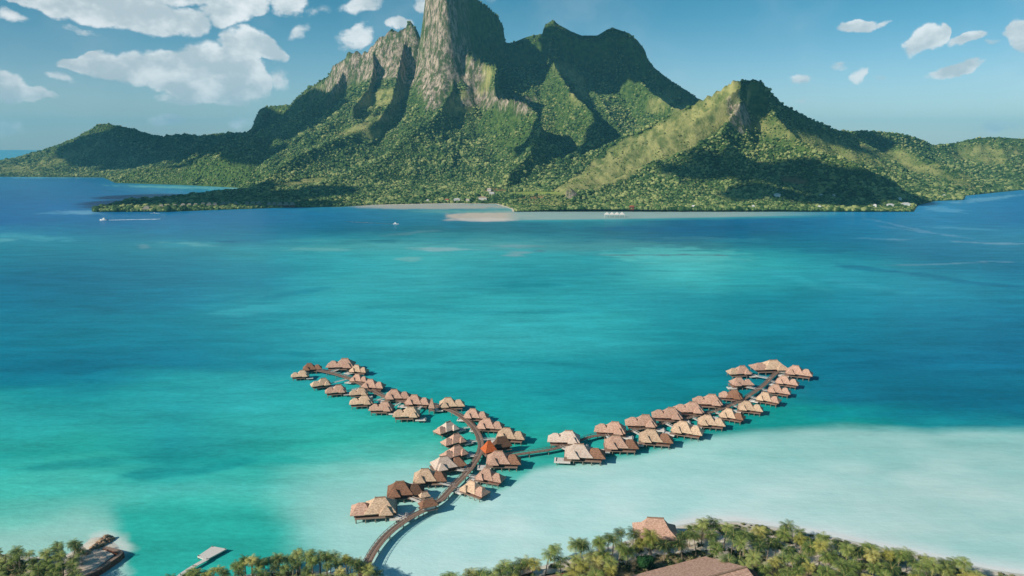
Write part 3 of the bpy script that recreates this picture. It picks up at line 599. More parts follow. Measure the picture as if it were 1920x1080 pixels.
# ------------------------------------------------------------------ bungalows over the water
def seg_near(p, path):
    best = None
    for a, b_ in zip(path, path[1:]):
        d = b_-a; k = max(0, min(1, (p-a).dot(d)/max(d.length_squared, 1e-9))); q = a+d*k
        if best is None or (q-p).length < best[0]: best = ((q-p).length, q)
    return best[1]
def smooth_path(pts, z, step=2.5):
    P = [G(a, b_, z) for a, b_ in pts]; P = [P[0]*2-P[1]]+P+[P[-1]*2-P[-2]]; out = []
    for i in range(1, len(P)-2):
        n_ = max(2, int((P[i+1]-P[i]).length/step))
        for k in range(n_):
            s = k/n_; a, b_, c_, d = P[i-1:i+3]
            out.append(.5*((2*b_)+(c_-a)*s+(2*a-5*b_+4*c_-d)*s*s+(3*b_-a-3*c_+d)*s**3))
    out.append(P[-2]); return out
DZ = 2.6
MAIN = smooth_path([(688,1056),(700,1034),(720,1008),(745,986),(772,968),(800,953),(826,937),(846,916),(868,894),(886,872),(899,850),(901,830),(892,808),(875,789),(855,775),(835,766),(812,760),(785,757),(755,752),(728,746),(705,736),(688,726),(668,715),(645,706),(620,699),(596,694)], DZ)
RIGHT = smooth_path([(903,856),(930,857),(975,851),(1035,842),(1075,830),(1110,818),(1150,814),(1195,805),(1245,793),(1300,781),(1345,769),(1385,753),(1410,738),(1432,722),(1447,707),(1458,697)], DZ)
def ribbon(mb, path, w, z0, z1, off=0, closed=True):
    vs = []; n_ = len(path)
    for i, p in enumerate(path):
        d = (path[min(i+1, n_-1)]-path[max(i-1, 0)]).normalized(); nrm = Vector((-d.y, d.x, 0))
        l = p+nrm*(off+w/2); r = p+nrm*(off-w/2)
        vs += [(l.x, l.y, z1), (r.x, r.y, z1), (r.x, r.y, z0), (l.x, l.y, z0)]
    fs = []
    for i in range(n_-1):
        a = i*4; b_ = a+4
        fs += [(a, a+1, b_+1, b_), (a+1, a+2, b_+2, b_+1), (a+2, a+3, b_+3, b_+2), (a+3, a, b_, b_+3)]
    fs += [(0, 3, 2, 1), (n_*4-4, n_*4-3, n_*4-2, n_*4-1)]
    mb.add(vs, fs)
def boardwalk(name, path, w, label, every=9):
    o = empty(name, path[0]); tag(o, label, 'boardwalk'); inv = path[0]
    lp = [p-inv for p in path]
    mb = MB(); ribbon(mb, lp, w, -.25, 0); mb.build('deck', M['wood'], o)
    for s in (-1, 1):
        mb = MB(); ribbon(mb, lp, .14, .92, 1.05, off=s*(w/2-.1)); ribbon(mb, lp, .07, .5, .57, off=s*(w/2-.1))
        for i in range(0, len(lp), 1):
            d = (lp[min(i+1, len(lp)-1)]-lp[max(i-1, 0)]).normalized(); nr = Vector((-d.y, d.x, 0)); q = lp[i]+nr*s*(w/2-.1)
            mb.box((q.x, q.y, .45), (.14, .14, .9), math.atan2(d.y, d.x))
        mb.build('railing', M['rail'], o)
    acc_ = 0; last = None; src = None
    for i, p in enumerate(lp):
        if last is not None and (p-last).length < every: continue
        last = p; d = (lp[min(i+1, len(lp)-1)]-lp[max(i-1, 0)]).normalized(); nr = Vector((-d.y, d.x, 0))
        for s in (-1, 1):
            q = p+nr*s*(w/2-.35)
            if src is None:
                mb = MB(); mb.cyl((0, 0, -4), (0, 0, -.2), .22); src = mb.build('pile', M['pile'], o); c = src
            else:
                c = src.copy(); C.objects.link(c); c.parent = o
            c.location = (q.x, q.y, 0)
    return o
boardwalk('boardwalk', MAIN, 3.4, 'long curved wooden boardwalk from the beach palms up the left arm of bungalows')
boardwalk('boardwalk', RIGHT[2:], 2.8, 'thin straight boardwalk branching right past the pale bungalow along the right arm')
PATHS = [MAIN, RIGHT]
def bung_mesh():
    D = {}
    mb = MB(); mb.hip(0, 0, 11.8, 10.2, 4.3, 8.7, 3.6, .5); D['roof'] = mb.mesh('main_roof')
    mb = MB(); mb.hip(-2.2, -3.9, 5.2, 5.4, 4.15, 7.2, .3, .2); D['porch_roof'] = mb.mesh('porch_roof')
    mb = MB(); mb.box((0, 0, 8.7), (4.0, .5, .35)); mb.box((-1.8, 0, 8.75), (.45, .52, .5)); mb.box((1.8, 0, 8.75), (.45, .52, .5)); D['ridge_cap'] = mb.mesh('ridge_cap')
    mb = MB(); mb.hip(7.0, -.7, 8.2, 8.4, 4.0, 7.3, 2.2, .4); D['annex_roof'] = mb.mesh('annex_roof')
    mb = MB(); mb.box((0, 0, 3.3), (8.8, 7.2, 2.2)); mb.box((7.0, -.7, 3.2), (5.6, 5.8, 2.0)); D['wall'] = mb.mesh('wall')
    mb = MB(); mb.box((0, 0, 0), (1, .06, 1.2)); D['window'] = mb.mesh('window')
    mb = MB(); mb.box((1.6, .2, 2.1), (15.6, 10.6, .3)); D['deck'] = mb.mesh('platform')
    mb = MB(); mb.box((-6.8, -4.4, 1.75), (6.8, 5.2, .22)); mb.box((-9.5, -4.2, 1.9), (.12, 4.6, .7)); mb.box((-6.6, -6.42, 1.9), (6.2, .12, .7)); mb.box((-5.4, -3.2, 1.75), (.7, 1.8, .35)); mb.box((-7, -3.2, 1.75), (.7, 1.8, .35)); D['terrace'] = mb.mesh('terrace')
    mb = MB(); mb.cyl((0, 0, -1.5), (0, 0, 2.0), .24, n=6); D['pile'] = mb.mesh('pile')
    return D
BM_ = bung_mesh(); MCACHE = {}; brng = random.Random(21)
def bmesh_of(part, mat):
    k = (part, mat)
    if k not in MCACHE:
        me = BM_[part].copy(); me.materials.append(M[mat]); MCACHE[k] = me
    return MCACHE[k]
def put(name, me, parent, loc=(0, 0, 0), rz=0):
    o = bpy.data.objects.new(name, me); C.objects.link(o); o.parent = parent; o.location = loc; o.rotation_euler = (0, 0, rz); return o
GB = 'thatched bungalows on piles over the lagoon'
def bungalow(px, py, w, label, rz=0, flip=1, mat='pink', mat2=None, walk=True, annex=True):
    p = G(px, py+w*.10, 4.0); dep = (Vector((p.x, p.y, 4-H))).dot(Vector((0, CP, -SP)))
    s = .95*w*dep/F/(15. if annex else 11.5); rz += brng.uniform(-9, 9)
    if annex: p.x -= 2.4*s*flip*math.cos(R(rz))
    o = empty('overwater_bungalow', (p.x, p.y, 0), R(rz)); o.scale = (s*flip, s, min(s, 1.12)**.8)
    tag(o, label, 'bungalow', GB)
    mt = 'thatch_'+mat; m2 = 'thatch_'+(mat2 or mat)
    put('roof', bmesh_of('roof', mt), o); put('ridge_cap', bmesh_of('ridge_cap', 'cap'), o); put('porch_roof', bmesh_of('porch_roof', mt), o)
    if annex: put('annex_roof', bmesh_of('annex_roof', m2), o)  # a darker second thatch puts the shade of the wing into its colour
    put('wall', bmesh_of('wall', 'wall'), o); 
    for wx_, wy_, wr_, ww_ in ((-1.6, -3.62, 0, 2.6), (2.3, -3.62, 0, 1.5), (-4.42, 0, math.pi/2, 2.6), (7., -3.62, 0, 2.)): put('window', bmesh_of('window', 'glass'), o, (wx_, wy_, 3.2), wr_).scale = (ww_, 1, 1)
    put('platform', bmesh_of('deck', 'wood'), o); put('terrace', bmesh_of('terrace', 'pale'), o)
    for (x, y) in ((-5.6, -4.2), (-2, -4.6), (1.8, -4.6), (5.4, -4.6), (9, -4.4), (-5.6, 4.8), (0, 4.8), (5, 4.8), (9, 4.8), (-9, -6), (-9, -2.5)):
        put('pile', bmesh_of('pile', 'pile'), o, (x, y, 0))
    if walk:
        tg = min((seg_near(Vector((p.x, p.y, DZ)), P_) for P_ in PATHS), key=lambda q: (q-Vector((p.x, p.y, DZ))).length)
        inv = (Matrix.Translation((p.x, p.y, 0)) @ Matrix.Rotation(R(rz), 4, 'Z') @ Matrix.Diagonal((*o.scale, 1))).inverted()
        q = inv @ Vector((tg.x, tg.y, DZ)); a = Vector((0, 0, 0)); d = Vector((q.x, q.y, 0)); L = d.length; dn_ = d/max(L, .01)
        r0 = min(4.6/max(abs(dn_.y), .01), 6.5/max(abs(dn_.x), .01)); 
        if L > r0+2:
            mb = MB(); mid = dn_*((L+r0)/2); ang = math.atan2(dn_.y, dn_.x)
            mb.box((mid.x, mid.y, 2.2), (L-r0, 1.5, .16), ang)
            for sgn in (-1, 1):
                nn_ = Vector((-dn_.y, dn_.x, 0))*sgn*.72; mb.box((mid.x+nn_.x, mid.y+nn_.y, 3.0), (L-r0, .1, .1), ang)
            mb.build('gangway', M['pale'], o)
    return o
L_ = 'on the left arm'; R_ = 'on the right arm'
bungalow(563,698,30,'leftmost bungalow of all at the tip of the left arm, pale pyramid roof', 20, -1, 'tan', walk=False)
bungalow(585,686,32,'bungalow with a shaded dark brown roof directly behind the leftmost pyramid roofed one', 10, 1, 'brown')
bungalow(640,680,48,'largest bungalow of the left arm, broad pale flat topped roof at its far end', 0, -1, 'pink')
bungalow(674,689,32,'small tan bungalow touching the right side of the broad flat topped one, left arm', -15, 1, 'tan')
bungalow(675,706,32,'pink bungalow between the tan far end one and the wider pink one, left arm', -10, 1, 'pink')
bungalow(701,718,40,'pink bungalow just left of the gap in the outer row of the left arm', -15, 1, 'pink')
bungalow(602,714,34,'yellowish roofed bungalow second from the left in the near row of the left arm', 20, -1, 'tan')
bungalow(630,727,36,'pyramid roofed bungalow third from the left in the near row of the left arm', 15, -1, 'pink')
bungalow(673,731,32,'small tan roofed bungalow half hidden behind the fourth of the near row, left arm', 10, -1, 'tan')
bungalow(678,748,40,'pale tan bungalow fourth from the left in the near row, left arm', 12, -1, 'tan')
bungalow(716,760,42,'bungalow fifth from the left in the near row of the left arm', 8, -1, 'pink')
bungalow(763,771,46,'wide bungalow at the right end of the near row, just left of the boardwalk bend', 5, -1, 'tan')
bungalow(746,738,44,'bungalow standing alone in the outer row over the middle of the left arm', 0, 1, 'pink')
bungalow(784,748,44,'bungalow right of centre in the outer row, beside the small cone roofed gazebo', 0, 1, 'pink')
bungalow(847,753,44,'bungalow on the lagoon side of the boardwalk bend, right of the cone roofed gazebo', 0, 1, 'tan')
bungalow(893,773,42,'upper bungalow of the three stepping down outside the boardwalk curve', -5, 1, 'pink')
bungalow(920,792,46,'middle bungalow of the three stepping down outside the boardwalk curve', -5, 1, 'pink')
bungalow(958,811,50,'lowest bungalow of the three outside the curve, yellowish roof above the orange pavilion', 0, 1, 'tan')
bungalow(836,797,42,'topmost bungalow inside the boardwalk curve, pale pink roof with white terrace', 35, -1, 'pale', 'pink')
bungalow(850,819,42,'second bungalow from the top inside the boardwalk curve', 30, -1, 'pink')
bungalow(851,842,46,'third bungalow from the top inside the boardwalk curve, white terrace on its left', 30, -1, 'pink')
bungalow(840,866,58,'fourth bungalow from the top inside the curve, pale roof with right half toned as shade', 20, 1, 'pale', 'brown')
bungalow(806,889,58,'bungalow in the middle of the left lower row, tan roof and shade-toned wing', 12, 1, 'tan', 'brown')
bungalow(760,914,64,'large bungalow with rusty brown roof, second from the beach in the left lower row', 10, 1, 'brown', 'dark')
bungalow(702,945,78,'nearest bungalow to the beach, wide pale tan roof with long gangway to the boardwalk', 8, -1, 'tan', 'pink')
bungalow(944,857,60,'wide bungalow with a darker wing just below right of the orange pavilion', 5, 1, 'pink', 'brown')
bungalow(920,886,50,'bungalow below the ribbed brown roofed one, right side of the boardwalk curve', -30, 1, 'pink', 'pink')
bungalow(892,909,50,'lowest bungalow right of the boardwalk, tall pale pyramid roof', -35, 1, 'tan', 'pink')
bungalow(1058,818,56,'pale whitish roofed bungalow where the thin boardwalk reaches the right arm', 0, -1, 'pale')
bungalow(1096,843,70,'wide pale bungalow with dark right wing, nearest to the sand flat on the right arm', -12, 1, 'pale', 'brown')
bungalow(1145,801,54,'first bungalow of the right arm far row after the whitish roofed one', -5, -1, 'pink')
bungalow(1164,828,58,'second bungalow from the left in the near row of the right arm, dark pink roof', -12, 1, 'pink', 'brown')
bungalow(1202,788,54,'second bungalow of the right arm far row', -5, -1, 'pink')
bungalow(1229,816,58,'third bungalow from the left in the near row of the right arm', -12, 1, 'tan', 'brown')
bungalow(1251,774,52,'third bungalow of the right arm far row, pink roof in the middle of the row', -5, -1, 'pink')
bungalow(1291,763,50,'fourth bungalow of the right arm far row', -5, -1, 'pink')
bungalow(1327,749,50,'fifth and last evenly spaced bungalow of the right arm far row', -5, -1, 'pink')
bungalow(1288,800,54,'tan bungalow fourth from the left in the near row of the right arm', -15, 1, 'tan')
bungalow(1333,786,46,'yellow tan bungalow fifth in the near row of the right arm, small peaked roof', -20, 1, 'tan')
bungalow(1372,773,42,'sixth bungalow in the near row of the right arm, tan with a dark right side', -25, 1, 'tan', 'brown')
bungalow(1406,759,42,'seventh bungalow in the near row of the right arm, white terrace at its right', -25, 1, 'tan')
bungalow(1440,742,40,'eighth bungalow in the near row of the right arm, with a pink terrace below', -30, 1, 'tan', 'pink')
bungalow(1460,727,38,'ninth bungalow in the near row of the right arm, beside the boardwalk end', -35, 1, 'pink')
bungalow(1475,711,38,'tenth bungalow in the near row of the right arm, just below the last one', -35, 1, 'pink')
bungalow(1497,694,44,'rightmost bungalow of all at the tip of the right arm', -30, 1, 'pink')
bungalow(1440,682,60,'broad bungalow with the longest ridge at the far end of the right arm', 0, -1, 'tan', 'pink')
bungalow(1385,693,40,'leftmost small bungalow at the far end of the right arm, white terrace on its left', 5, -1, 'pink', 'tan')
bungalow(1390,714,38,'bungalow between the small leftmost one and the square roofed one, far right arm', 0, 1, 'pink')
bungalow(1371,738,40,'square roofed brown bungalow at the inner bend of the right arm far row', -10, -1, 'brown', 'pink')
# pavilions on the boardwalk
def pavilion(name, px, py, wpx, label, cat, roofmat, z0=4.6, hgt=3.8, rz=0, asp=1., base=DZ, wall=None, ridge=.4, deck=True):
    p = G(px, py, z0); dep = Vector((p.x, p.y, z0-H)).dot(Vector((0, CP, -SP))); wd = wpx*dep/F
    o = empty(name, (p.x, p.y, 0), R(rz)); tag(o, label, cat)
    mb = MB(); mb.hip(0, 0, wd, wd*asp, z0, z0+hgt, ridge*wd*.5, .3, .25); mb.build('roof', M[roofmat], o)
    mb = MB(); mb.box((0, 0, z0+hgt), (ridge*wd*.5+.6, .4, .35)); mb.build('ridge_cap', M['cap'], o)
    for x in (-1, 1):
        for y in (-1, 1):
            mb = MB(); mb.cyl((x*wd*.38, y*wd*asp*.38, -1.5 if deck else base), (x*wd*.38, y*wd*asp*.38, z0+.1), .16); mb.build('post', M['pile'], o)
    if deck: mb = MB(); mb.box((0, 0, base-.1), (wd*.95, wd*asp*.95, .25)); mb.build('platform', M['wood'], o)
    if wall: mb = MB(); mb.box((0, 0, (base+z0)/2), (wd*.66, wd*asp*.66, z0-base)); mb.build('wall', M[wall], o)
    return o
pavilion('gazebo', 809.5, 763, 12, 'tiny cone roofed gazebo on the boardwalk between two outer row bungalows', 'gazebo', 'thatch_pink', hgt=5.5)
pavilion('pavilion', 917, 843, 25, 'pavilion with bright orange pyramid roof at the fork of the boardwalks', 'pavilion', 'thatch_orange', hgt=5.5, rz=25, wall='wall')
pavilion('pavilion', 941, 834, 34, 'brown peaked pavilion tucked behind the bright orange roof', 'pavilion', 'thatch_dark', hgt=5, rz=20, asp=.7, wall='wall', ridge=1)
pavilion('pavilion', 803, 945, 34, 'small red brown roofed gatehouse astride the boardwalk near the beach', 'pavilion', 'thatch_brown', hgt=2.6, rz=25, asp=.7, wall='pale', ridge=1)
pavilion('pavilion', 796, 929, 20, 'little pale shelter beside the boardwalk just above the red brown gatehouse', 'pavilion', 'thatch_tan', hgt=2., rz=25, asp=.7, ridge=1)
# ------------------------------------------------------------------ the near motu
SHR = [(800,1108),(860,1092),(980,1070),(1100,1038),(1180,1012),(1240,992),(1300,979),(1380,977),(1450,987),(1500,996),(1560,1006),(1640,1023),(1720,1038),(1790,1053),(1850,1066),(1900,1074),(2000,1087),(2300,1120),(2600,1240),(2600,1500),(700,1500),(740,1200)]
SHM = [(286,1110),(330,1092),(380,1089),(440,1081),(500,1072),(560,1069),(640,1074),(690,1082),(716,1098),(730,1140),(760,1400),(700,1500),(250,1500),(230,1200)]
SHL = [(-400,1010),(-100,1030),(0,1038),(60,1044),(120,1042),(150,1026),(172,1008),(200,1005),(222,1024),(229,1040),(214,1058),(170,1092),(180,1120),(150,1500),(-500,1500)]
PR, PM, PL = [[tuple(G(a, b_)[:2]) for a, b_ in s] for s in (SHR, SHM, SHL)]
def motu_z(X, Y):
    d = np.maximum.reduce([sdf_poly(X, Y, P_) for P_ in (PR, PM, PL)])
    return np.clip(d*.10, -1.2, 1.5)+np.clip(d-6, 0, 40)*.01+(fbm(X/9, Y/9, 3, 120)-.5)*.35*np.clip(d/8, 0, 1), d
gxn, gyn = np.meshgrid(np.linspace(-290, 330, 420), np.linspace(60, 330, 200))
gz, gd = motu_z(gxn, gyn)
me = mesh_np('motu_ground', np.stack([gxn, gyn, gz], -1).reshape(-1, 3), grid_faces(*gxn.shape))
# brush cover: bare near the shore and along the sandy paths
def path_mask(X, Y):
    px_, py_ = proj(X, Y, 1.5+0*X); m_ = np.zeros_like(X)
    for pts in ([(1095,1058),(1140,1048),(1180,1042),(1300,1030),(1380,1022),(1450,1032),(1500,1050),(1560,1064),(1620,1072),(1700,1110)], [(1440,1060),(1500,1052),(1540,1044),(1600,1030)], [(985,1070),(1060,1066),(1110,1056)], [(1290,1015),(1330,1022),(1420,1018)]):
        P_ = [G(a, b_, 1.5) for a, b_ in pts]
        for a, b_ in zip(P_, P_[1:]):
            ex, ey = b_.x-a.x, b_.y-a.y; tt = np.clip(((X-a.x)*ex+(Y-a.y)*ey)/(ex*ex+ey*ey), 0, 1); d_ = np.hypot(X-a.x-tt*ex, Y-a.y-tt*ey)
            m_ = np.maximum(m_, 1-sst(d_+(fbm(X/5, Y/5, 2, 130)-.5)*2, 1.2, 2.6))
    return m_
pm = path_mask(gxn, gyn); br = sst(gd+(fbm(gxn/8, gyn/8, 3, 131)-.5)*8, 4, 9)*(1-pm)*sst(fbm(gxn/14, gyn/14, 3, 132), .3, .5)
set_color(me, 'cover', np.stack([br, pm, 1-sst(gd, 0, 3)], -1).reshape(-1, 3))
m, t, b = material('motu_sand', .95, .1)
a1 = t.new('ShaderNodeSeparateColor'); t.put(a1.inputs[0], t.new('ShaderNodeAttribute', attribute_name='cover').outputs['Color'])
oc = t.new('ShaderNodeTexCoord').outputs['Object']
sandc = t.mix(t.ss(t.noise(oc, .4, 6, .7), .35, .65), hexl('c8b8a2'), hexl('ddd2c2')); soil = t.mix(t.ss(t.noise(oc, .8, 6, .7), .35, .65), hexl('5e5838'), hexl('a08c6c'))
c = t.mix(a1.outputs[0], sandc, soil); c = t.mix(a1.outputs[2], c, hexl('c4c6bc')); t.put(b.inputs['Base Color'], c)
bn = t.new('ShaderNodeBump'); bn.inputs['Strength'].default_value = .5; bn.inputs['Distance'].default_value = .3; t.put(bn.inputs['Height'], t.noise(oc, 1.2, 5, .7)); t.put(b.inputs['Normal'], bn.outputs[0])
tag(link('motu_ground', me, m, smooth=True), kind='structure')
# paved point on the left with its sea wall and rock jetty
def slab(name, pix, z1, z0, mat, parent=None):
    P_ = [G(a, b_, z1) for a, b_ in pix]; n_ = len(P_); mb = MB()
    mb.add([(p.x, p.y, z1) for p in P_]+[(p.x, p.y, z0) for p in P_], [tuple(range(n_)), tuple(range(2*n_-1, n_-1, -1))]+[(i, i+n_, (i+1) % n_+n_, (i+1) % n_) for i in range(n_)])
    return mb.build(name, mat, parent)
tag(slab('paved_ground', [(120,1100),(120,1066),(158,1030),(196,1030),(214,1040),(170,1074),(150,1090),(140,1110)], 1.95, -1, M['pave']), kind='structure')
sw = empty('sea_wall'); tag(sw, 'dark reddish stone sea wall edging the paved point at the lower left', 'sea wall')
wp = smooth_path([(196,1031),(216,1036),(228,1041),(210,1055),(188,1070),(160,1086),(140,1105)], 1.2, 2)
mb = MB(); ribbon(mb, wp, 2.2, -1, 2.2); mb.build('wall_core', M['stone'], sw)
mb = MB(); ribbon(mb, wp, 1.6, 2.2, 2.45); mb.build('coping', M['wood'], sw)
def boulders(mb, path, width, hgt, n_, r0, r1, rr):
    for _ in range(n_):
        k = rr.random()*(len(path)-1); i = int(k); p = path[i].lerp(path[min(i+1, len(path)-1)], k-i)
        q = rr.uniform(-1, 1); x = p.x+q*width*.7+rr.uniform(-.4, .4); y = p.y+q*width*.5; z = hgt*(1-abs(q))*.8; r = rr.uniform(r0, r1)
        bm = bmesh.new(); bmesh.ops.create_icosphere(bm, subdivisions=1, radius=r)
        vs = [(x+v.co.x*rr.uniform(.7, 1.2), y+v.co.y*rr.uniform(.7, 1.2), z+v.co.z*rr.uniform(.5, .9)) for v in bm.verts]; fs = [[v.index for v in f.verts] for f in bm.faces]; bm.free()
        mb.add(vs, fs)
rr = random.Random(5); mb = MB(); jp = smooth_path([(162,1044),(176,1030),(188,1019),(202,1008)], 1.)
boulders(mb, jp, 3.2, 2.6, 150, .5, 1.3, rr); tag(mb.build('rock_jetty', M['rock']), 'brown mound of loose rocks jutting into the water from the paved point', 'rock jetty')
# white floating jetty
jt = empty('jetty'); tag(jt, 'white jetty with a square platform at the end of a narrow gangway', 'jetty')
slab('platform', [(370,1043),(398,1024),(425,1029),(386,1050)], 1.5, 1.0, M['pale'], jt)
gp = smooth_path([(389,1047),(362,1062),(338,1078),(318,1096),(302,1112)], 1.5, 2); mb = MB(); ribbon(mb, gp, 2., 1.15, 1.45); mb.build('gangway', M['pale'], jt)
for a, b_ in [(372,1043),(398,1026),(422,1030),(388,1049),(362,1062),(338,1078)]:
    mb = MB(); p = G(a, b_, 1.3); mb.cyl((p.x, p.y, -1), (p.x, p.y, 1.9), .2); mb.build('pile', M['pile'], jt)
# ---- big roofs between the palms
def roof_house(name, px, py, w, d, z0, z1, ridge, rz, mat, label, cat, wallmat='wall', flare=.4, base=1.2):
    p = G(px, py, z0); o = empty(name, (p.x, p.y, 0), R(rz)); tag(o, label, cat)
    mb = MB(); mb.hip(0, 0, w, d, z0, z1, ridge, flare, .35); mb.build('roof', M[mat], o)
    mb = MB(); mb.box((0, 0, z1), (ridge+.8, .6, .4)); mb.build('ridge_cap', M['cap'], o)
    mb = MB(); mb.box((0, 0, (base+z0)/2-.2), (w*.8, d*.78, z0-base+.3)); mb.build('wall', M[wallmat], o)
    return o
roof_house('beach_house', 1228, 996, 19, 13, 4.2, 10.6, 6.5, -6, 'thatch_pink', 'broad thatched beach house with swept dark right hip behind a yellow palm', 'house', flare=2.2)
roof_house('beach_house', 1030, 1092, 17, 9, 3.6, 6.2, 9, 16, 'redroof', 'long low reddish roof at the bottom edge among palms left of the big thatch', 'house')
roof_house('hut', 984, 1068, 5.5, 5, 3.2, 5.4, 2, 25, 'thatch_pale', 'small pale grey roofed hut among the left end palms of the right grove', 'hut')
roof_house('hut', 682, 1075, 4.6, 4.4, 3.2, 5.6, 1.2, 20, 'thatch_pink', 'small pinkish hut roof under palms where the boardwalk starts', 'hut')
roof_house('hut', 58, 1076, 5, 4, 3, 5, 1.5, 10, 'thatch_pale', 'small pale roofed hut among dark palms at the lower left corner', 'hut')
roof_house('hut', 1378, 1070, 5, 4, 3, 4.6, 1.5, -10, 'thatch_pale', 'small whitish roofed hut just right of the big thatched roof', 'hut')
bh = empty('thatched_hall'); tag(bh, 'huge sloping pinkish brown thatched roof cut off by the bottom edge', 'building')
A_ = G(1150, 1088, 6); B_ = G(1322, 1043, 6); e_ = (B_-A_).normalized(); nr_ = Vector((e_.y, -e_.x, 0))
if nr_.y > 0: nr_ = -nr_
dpt = 24.; rise = 9.
A_ = A_-e_*6; RA = A_+nr_*dpt+Vector((0, 0, rise)); RB = B_+nr_*dpt+Vector((0, 0, rise)); FA_ = A_+nr_*2*dpt; FB_ = B_+nr_*2*dpt
dn3 = Vector((0, 0, -.5)); mb = MB()
mb.add([A_, B_, RB, RA, FA_, FB_, A_+dn3, B_+dn3, RB+dn3, RA+dn3, FA_+dn3, FB_+dn3], [(0, 1, 2, 3), (3, 2, 5, 4), (7, 6, 9, 8), (8, 9, 10, 11), (1, 0, 6, 7), (4, 5, 11, 10), (0, 3, 9, 6), (3, 4, 10, 9), (2, 1, 7, 8), (5, 2, 8, 11)])
mb.build('roof', M['thatch_pink'], bh)
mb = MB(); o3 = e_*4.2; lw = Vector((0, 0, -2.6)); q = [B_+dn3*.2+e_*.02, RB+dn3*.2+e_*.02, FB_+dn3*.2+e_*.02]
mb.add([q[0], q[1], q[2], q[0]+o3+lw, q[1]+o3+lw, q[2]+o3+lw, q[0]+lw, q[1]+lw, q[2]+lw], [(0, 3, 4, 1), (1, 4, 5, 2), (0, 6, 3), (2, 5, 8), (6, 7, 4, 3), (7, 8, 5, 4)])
mb.build('end_hip', M['thatch_dark'], bh)  # shade of the right-facing end is painted with the darker thatch
mb = MB(); c_ = (A_+B_)/2+nr_*dpt; mb.box((c_.x, c_.y, 3.4), ((B_-A_).length-2, 2*dpt-3, 4.4), math.atan2(e_.y, e_.x)); mb.build('wall', M['wall'], bh)
mb = MB(); ang = math.atan2(e_.y, e_.x); c_ = (RA+RB)/2; mb.box((c_.x, c_.y, c_.z+.1), ((B_-A_).length, .8, .5), ang); mb.build('ridge_cap', M['cap'], bh)
for k in range(6):
    q = A_.lerp(B_, (k+.5)/6)+nr_*.8; mb = MB(); mb.cyl((q.x, q.y, 1), (q.x, q.y, 6), .22); mb.build('post', M['pile'], bh)
# ------------------------------------------------------------------ palms
def palm_crown(seed, nf=20, Lf=4.1):
    rr = random.Random(seed); mb = MB()
    for i in range(nf):
        az_ = 2*math.pi*(i*.381966 % 1)+rr.uniform(-.2, .2); lift = 1.0-1.35*(i/nf)+rr.uniform(-.15, .15); L = Lf*rr.uniform(.85, 1.1)
        n_ = 8; pts = []; p = Vector((0, 0, 0)); ang = lift; hd = Vector((math.cos(az_), math.sin(az_), 0)); sw_ = rr.uniform(-.12, .12)
        for k in range(n_+1):
            pts.append(p.copy()); st = L/n_; p = p+(hd*math.cos(ang)+Vector((0, 0, 1))*math.sin(ang))*st; ang -= (.10+.022*k)*rr.uniform(.9, 1.15)
            hd = (Matrix.Rotation(sw_*.3, 3, 'Z') @ hd)
        for k in range(n_):
            a, b_ = pts[k], pts[k+1]; d = (b_-a).normalized(); side = d.cross(Vector((0, 0, 1))).normalized(); up = side.cross(d).normalized(); wdt = .05
            mb.add([a-side*wdt, a+side*wdt, b_+side*wdt, b_-side*wdt], [(0, 1, 2, 3)], 1)
            if k == 0: continue
            for h_ in (0, .5):
                q = a.lerp(b_, h_); fr = (k+h_)/n_; ll = (.35+1.15*math.sin(math.pi*min(1, fr*.9+.1)**.8))*Lf/3.9
                for s in (-1, 1):
                    tip = q+(side*s*.86+d*.55-up*rr.uniform(.15, .45))*ll*rr.uniform(.85, 1.1); wl = .07*Lf/3.9
                    mb.add([q-d*wl, q+d*wl, tip+d*wl*.3, tip-d*wl*.3], [(0, 1, 2, 3)], 0)
    return mb
def leafmat(name, a, b_, c_):
    m, t, b = material(name, .55, .25); r = t.new('ShaderNodeObjectInfo').outputs['Random']
    oc = t.new('ShaderNodeTexCoord').outputs['Object']; f = t.math('ADD', t.math('MULTIPLY', r, .5), t.math('MULTIPLY', t.noise(oc, 1.1, 3), .6))
    c = t.mix(t.ss(f, .2, .6), hexl(a), hexl(b_)); c = t.mix(t.ss(f, .5, .95), c, hexl(c_)); t.put(b.inputs['Base Color'], c)
    tr = t.new('ShaderNodeBsdfTranslucent'); t.put(tr.inputs['Color'], c); ms = t.new('ShaderNodeMixShader'); ms.inputs[0].default_value = .25
    out = m.node_tree.nodes['Material Output']; t.l.new(b.outputs[0], ms.inputs[1]); t.l.new(tr.outputs[0], ms.inputs[2]); t.l.new(ms.outputs[0], out.inputs['Surface']); return m
PMAT = {'green': leafmat('palm_green', '46602a', '7c9044', 'b0b56c'), 'dark': leafmat('palm_dark', '304824', '506a34', '7c8e4e'), 'yellow': leafmat('palm_yellow', '7e8434', 'b0aa52', 'd6cc80')}
ribm = noisy('palm_rib', '8a8248', 'a89c60', 2, .7, .2, 0)
CROWN = {}
for kname, mt_ in PMAT.items():
    for v_ in range(4):
        me = palm_crown(100+v_, 20+v_).mesh('crown'); me.materials.append(mt_); me.materials.append(ribm); CROWN[kname, v_] = me
DCR = []
for v_ in range(2):
    mb = MB(); rr = random.Random(300+v_)
    for i in range(6):
        a_ = rr.uniform(0, 6.28); d = Vector((math.cos(a_)*.5, math.sin(a_)*.5, -1)).normalized(); q = Vector((0, 0, -.1)); e2 = q+d*2.6; sd = d.cross(Vector((math.cos(a_), math.sin(a_), 0))).normalized()*.28
        mb.add([q-sd*.2, q+sd*.2, e2+sd, e2-sd], [(0, 1, 2, 3)])
    me = mb.mesh('dead_fronds'); me.materials.append(noisy('dry_frond', '8a6c48', 'b39a70', 2, .9, .1, 0)); DCR.append(me)
TRK = []
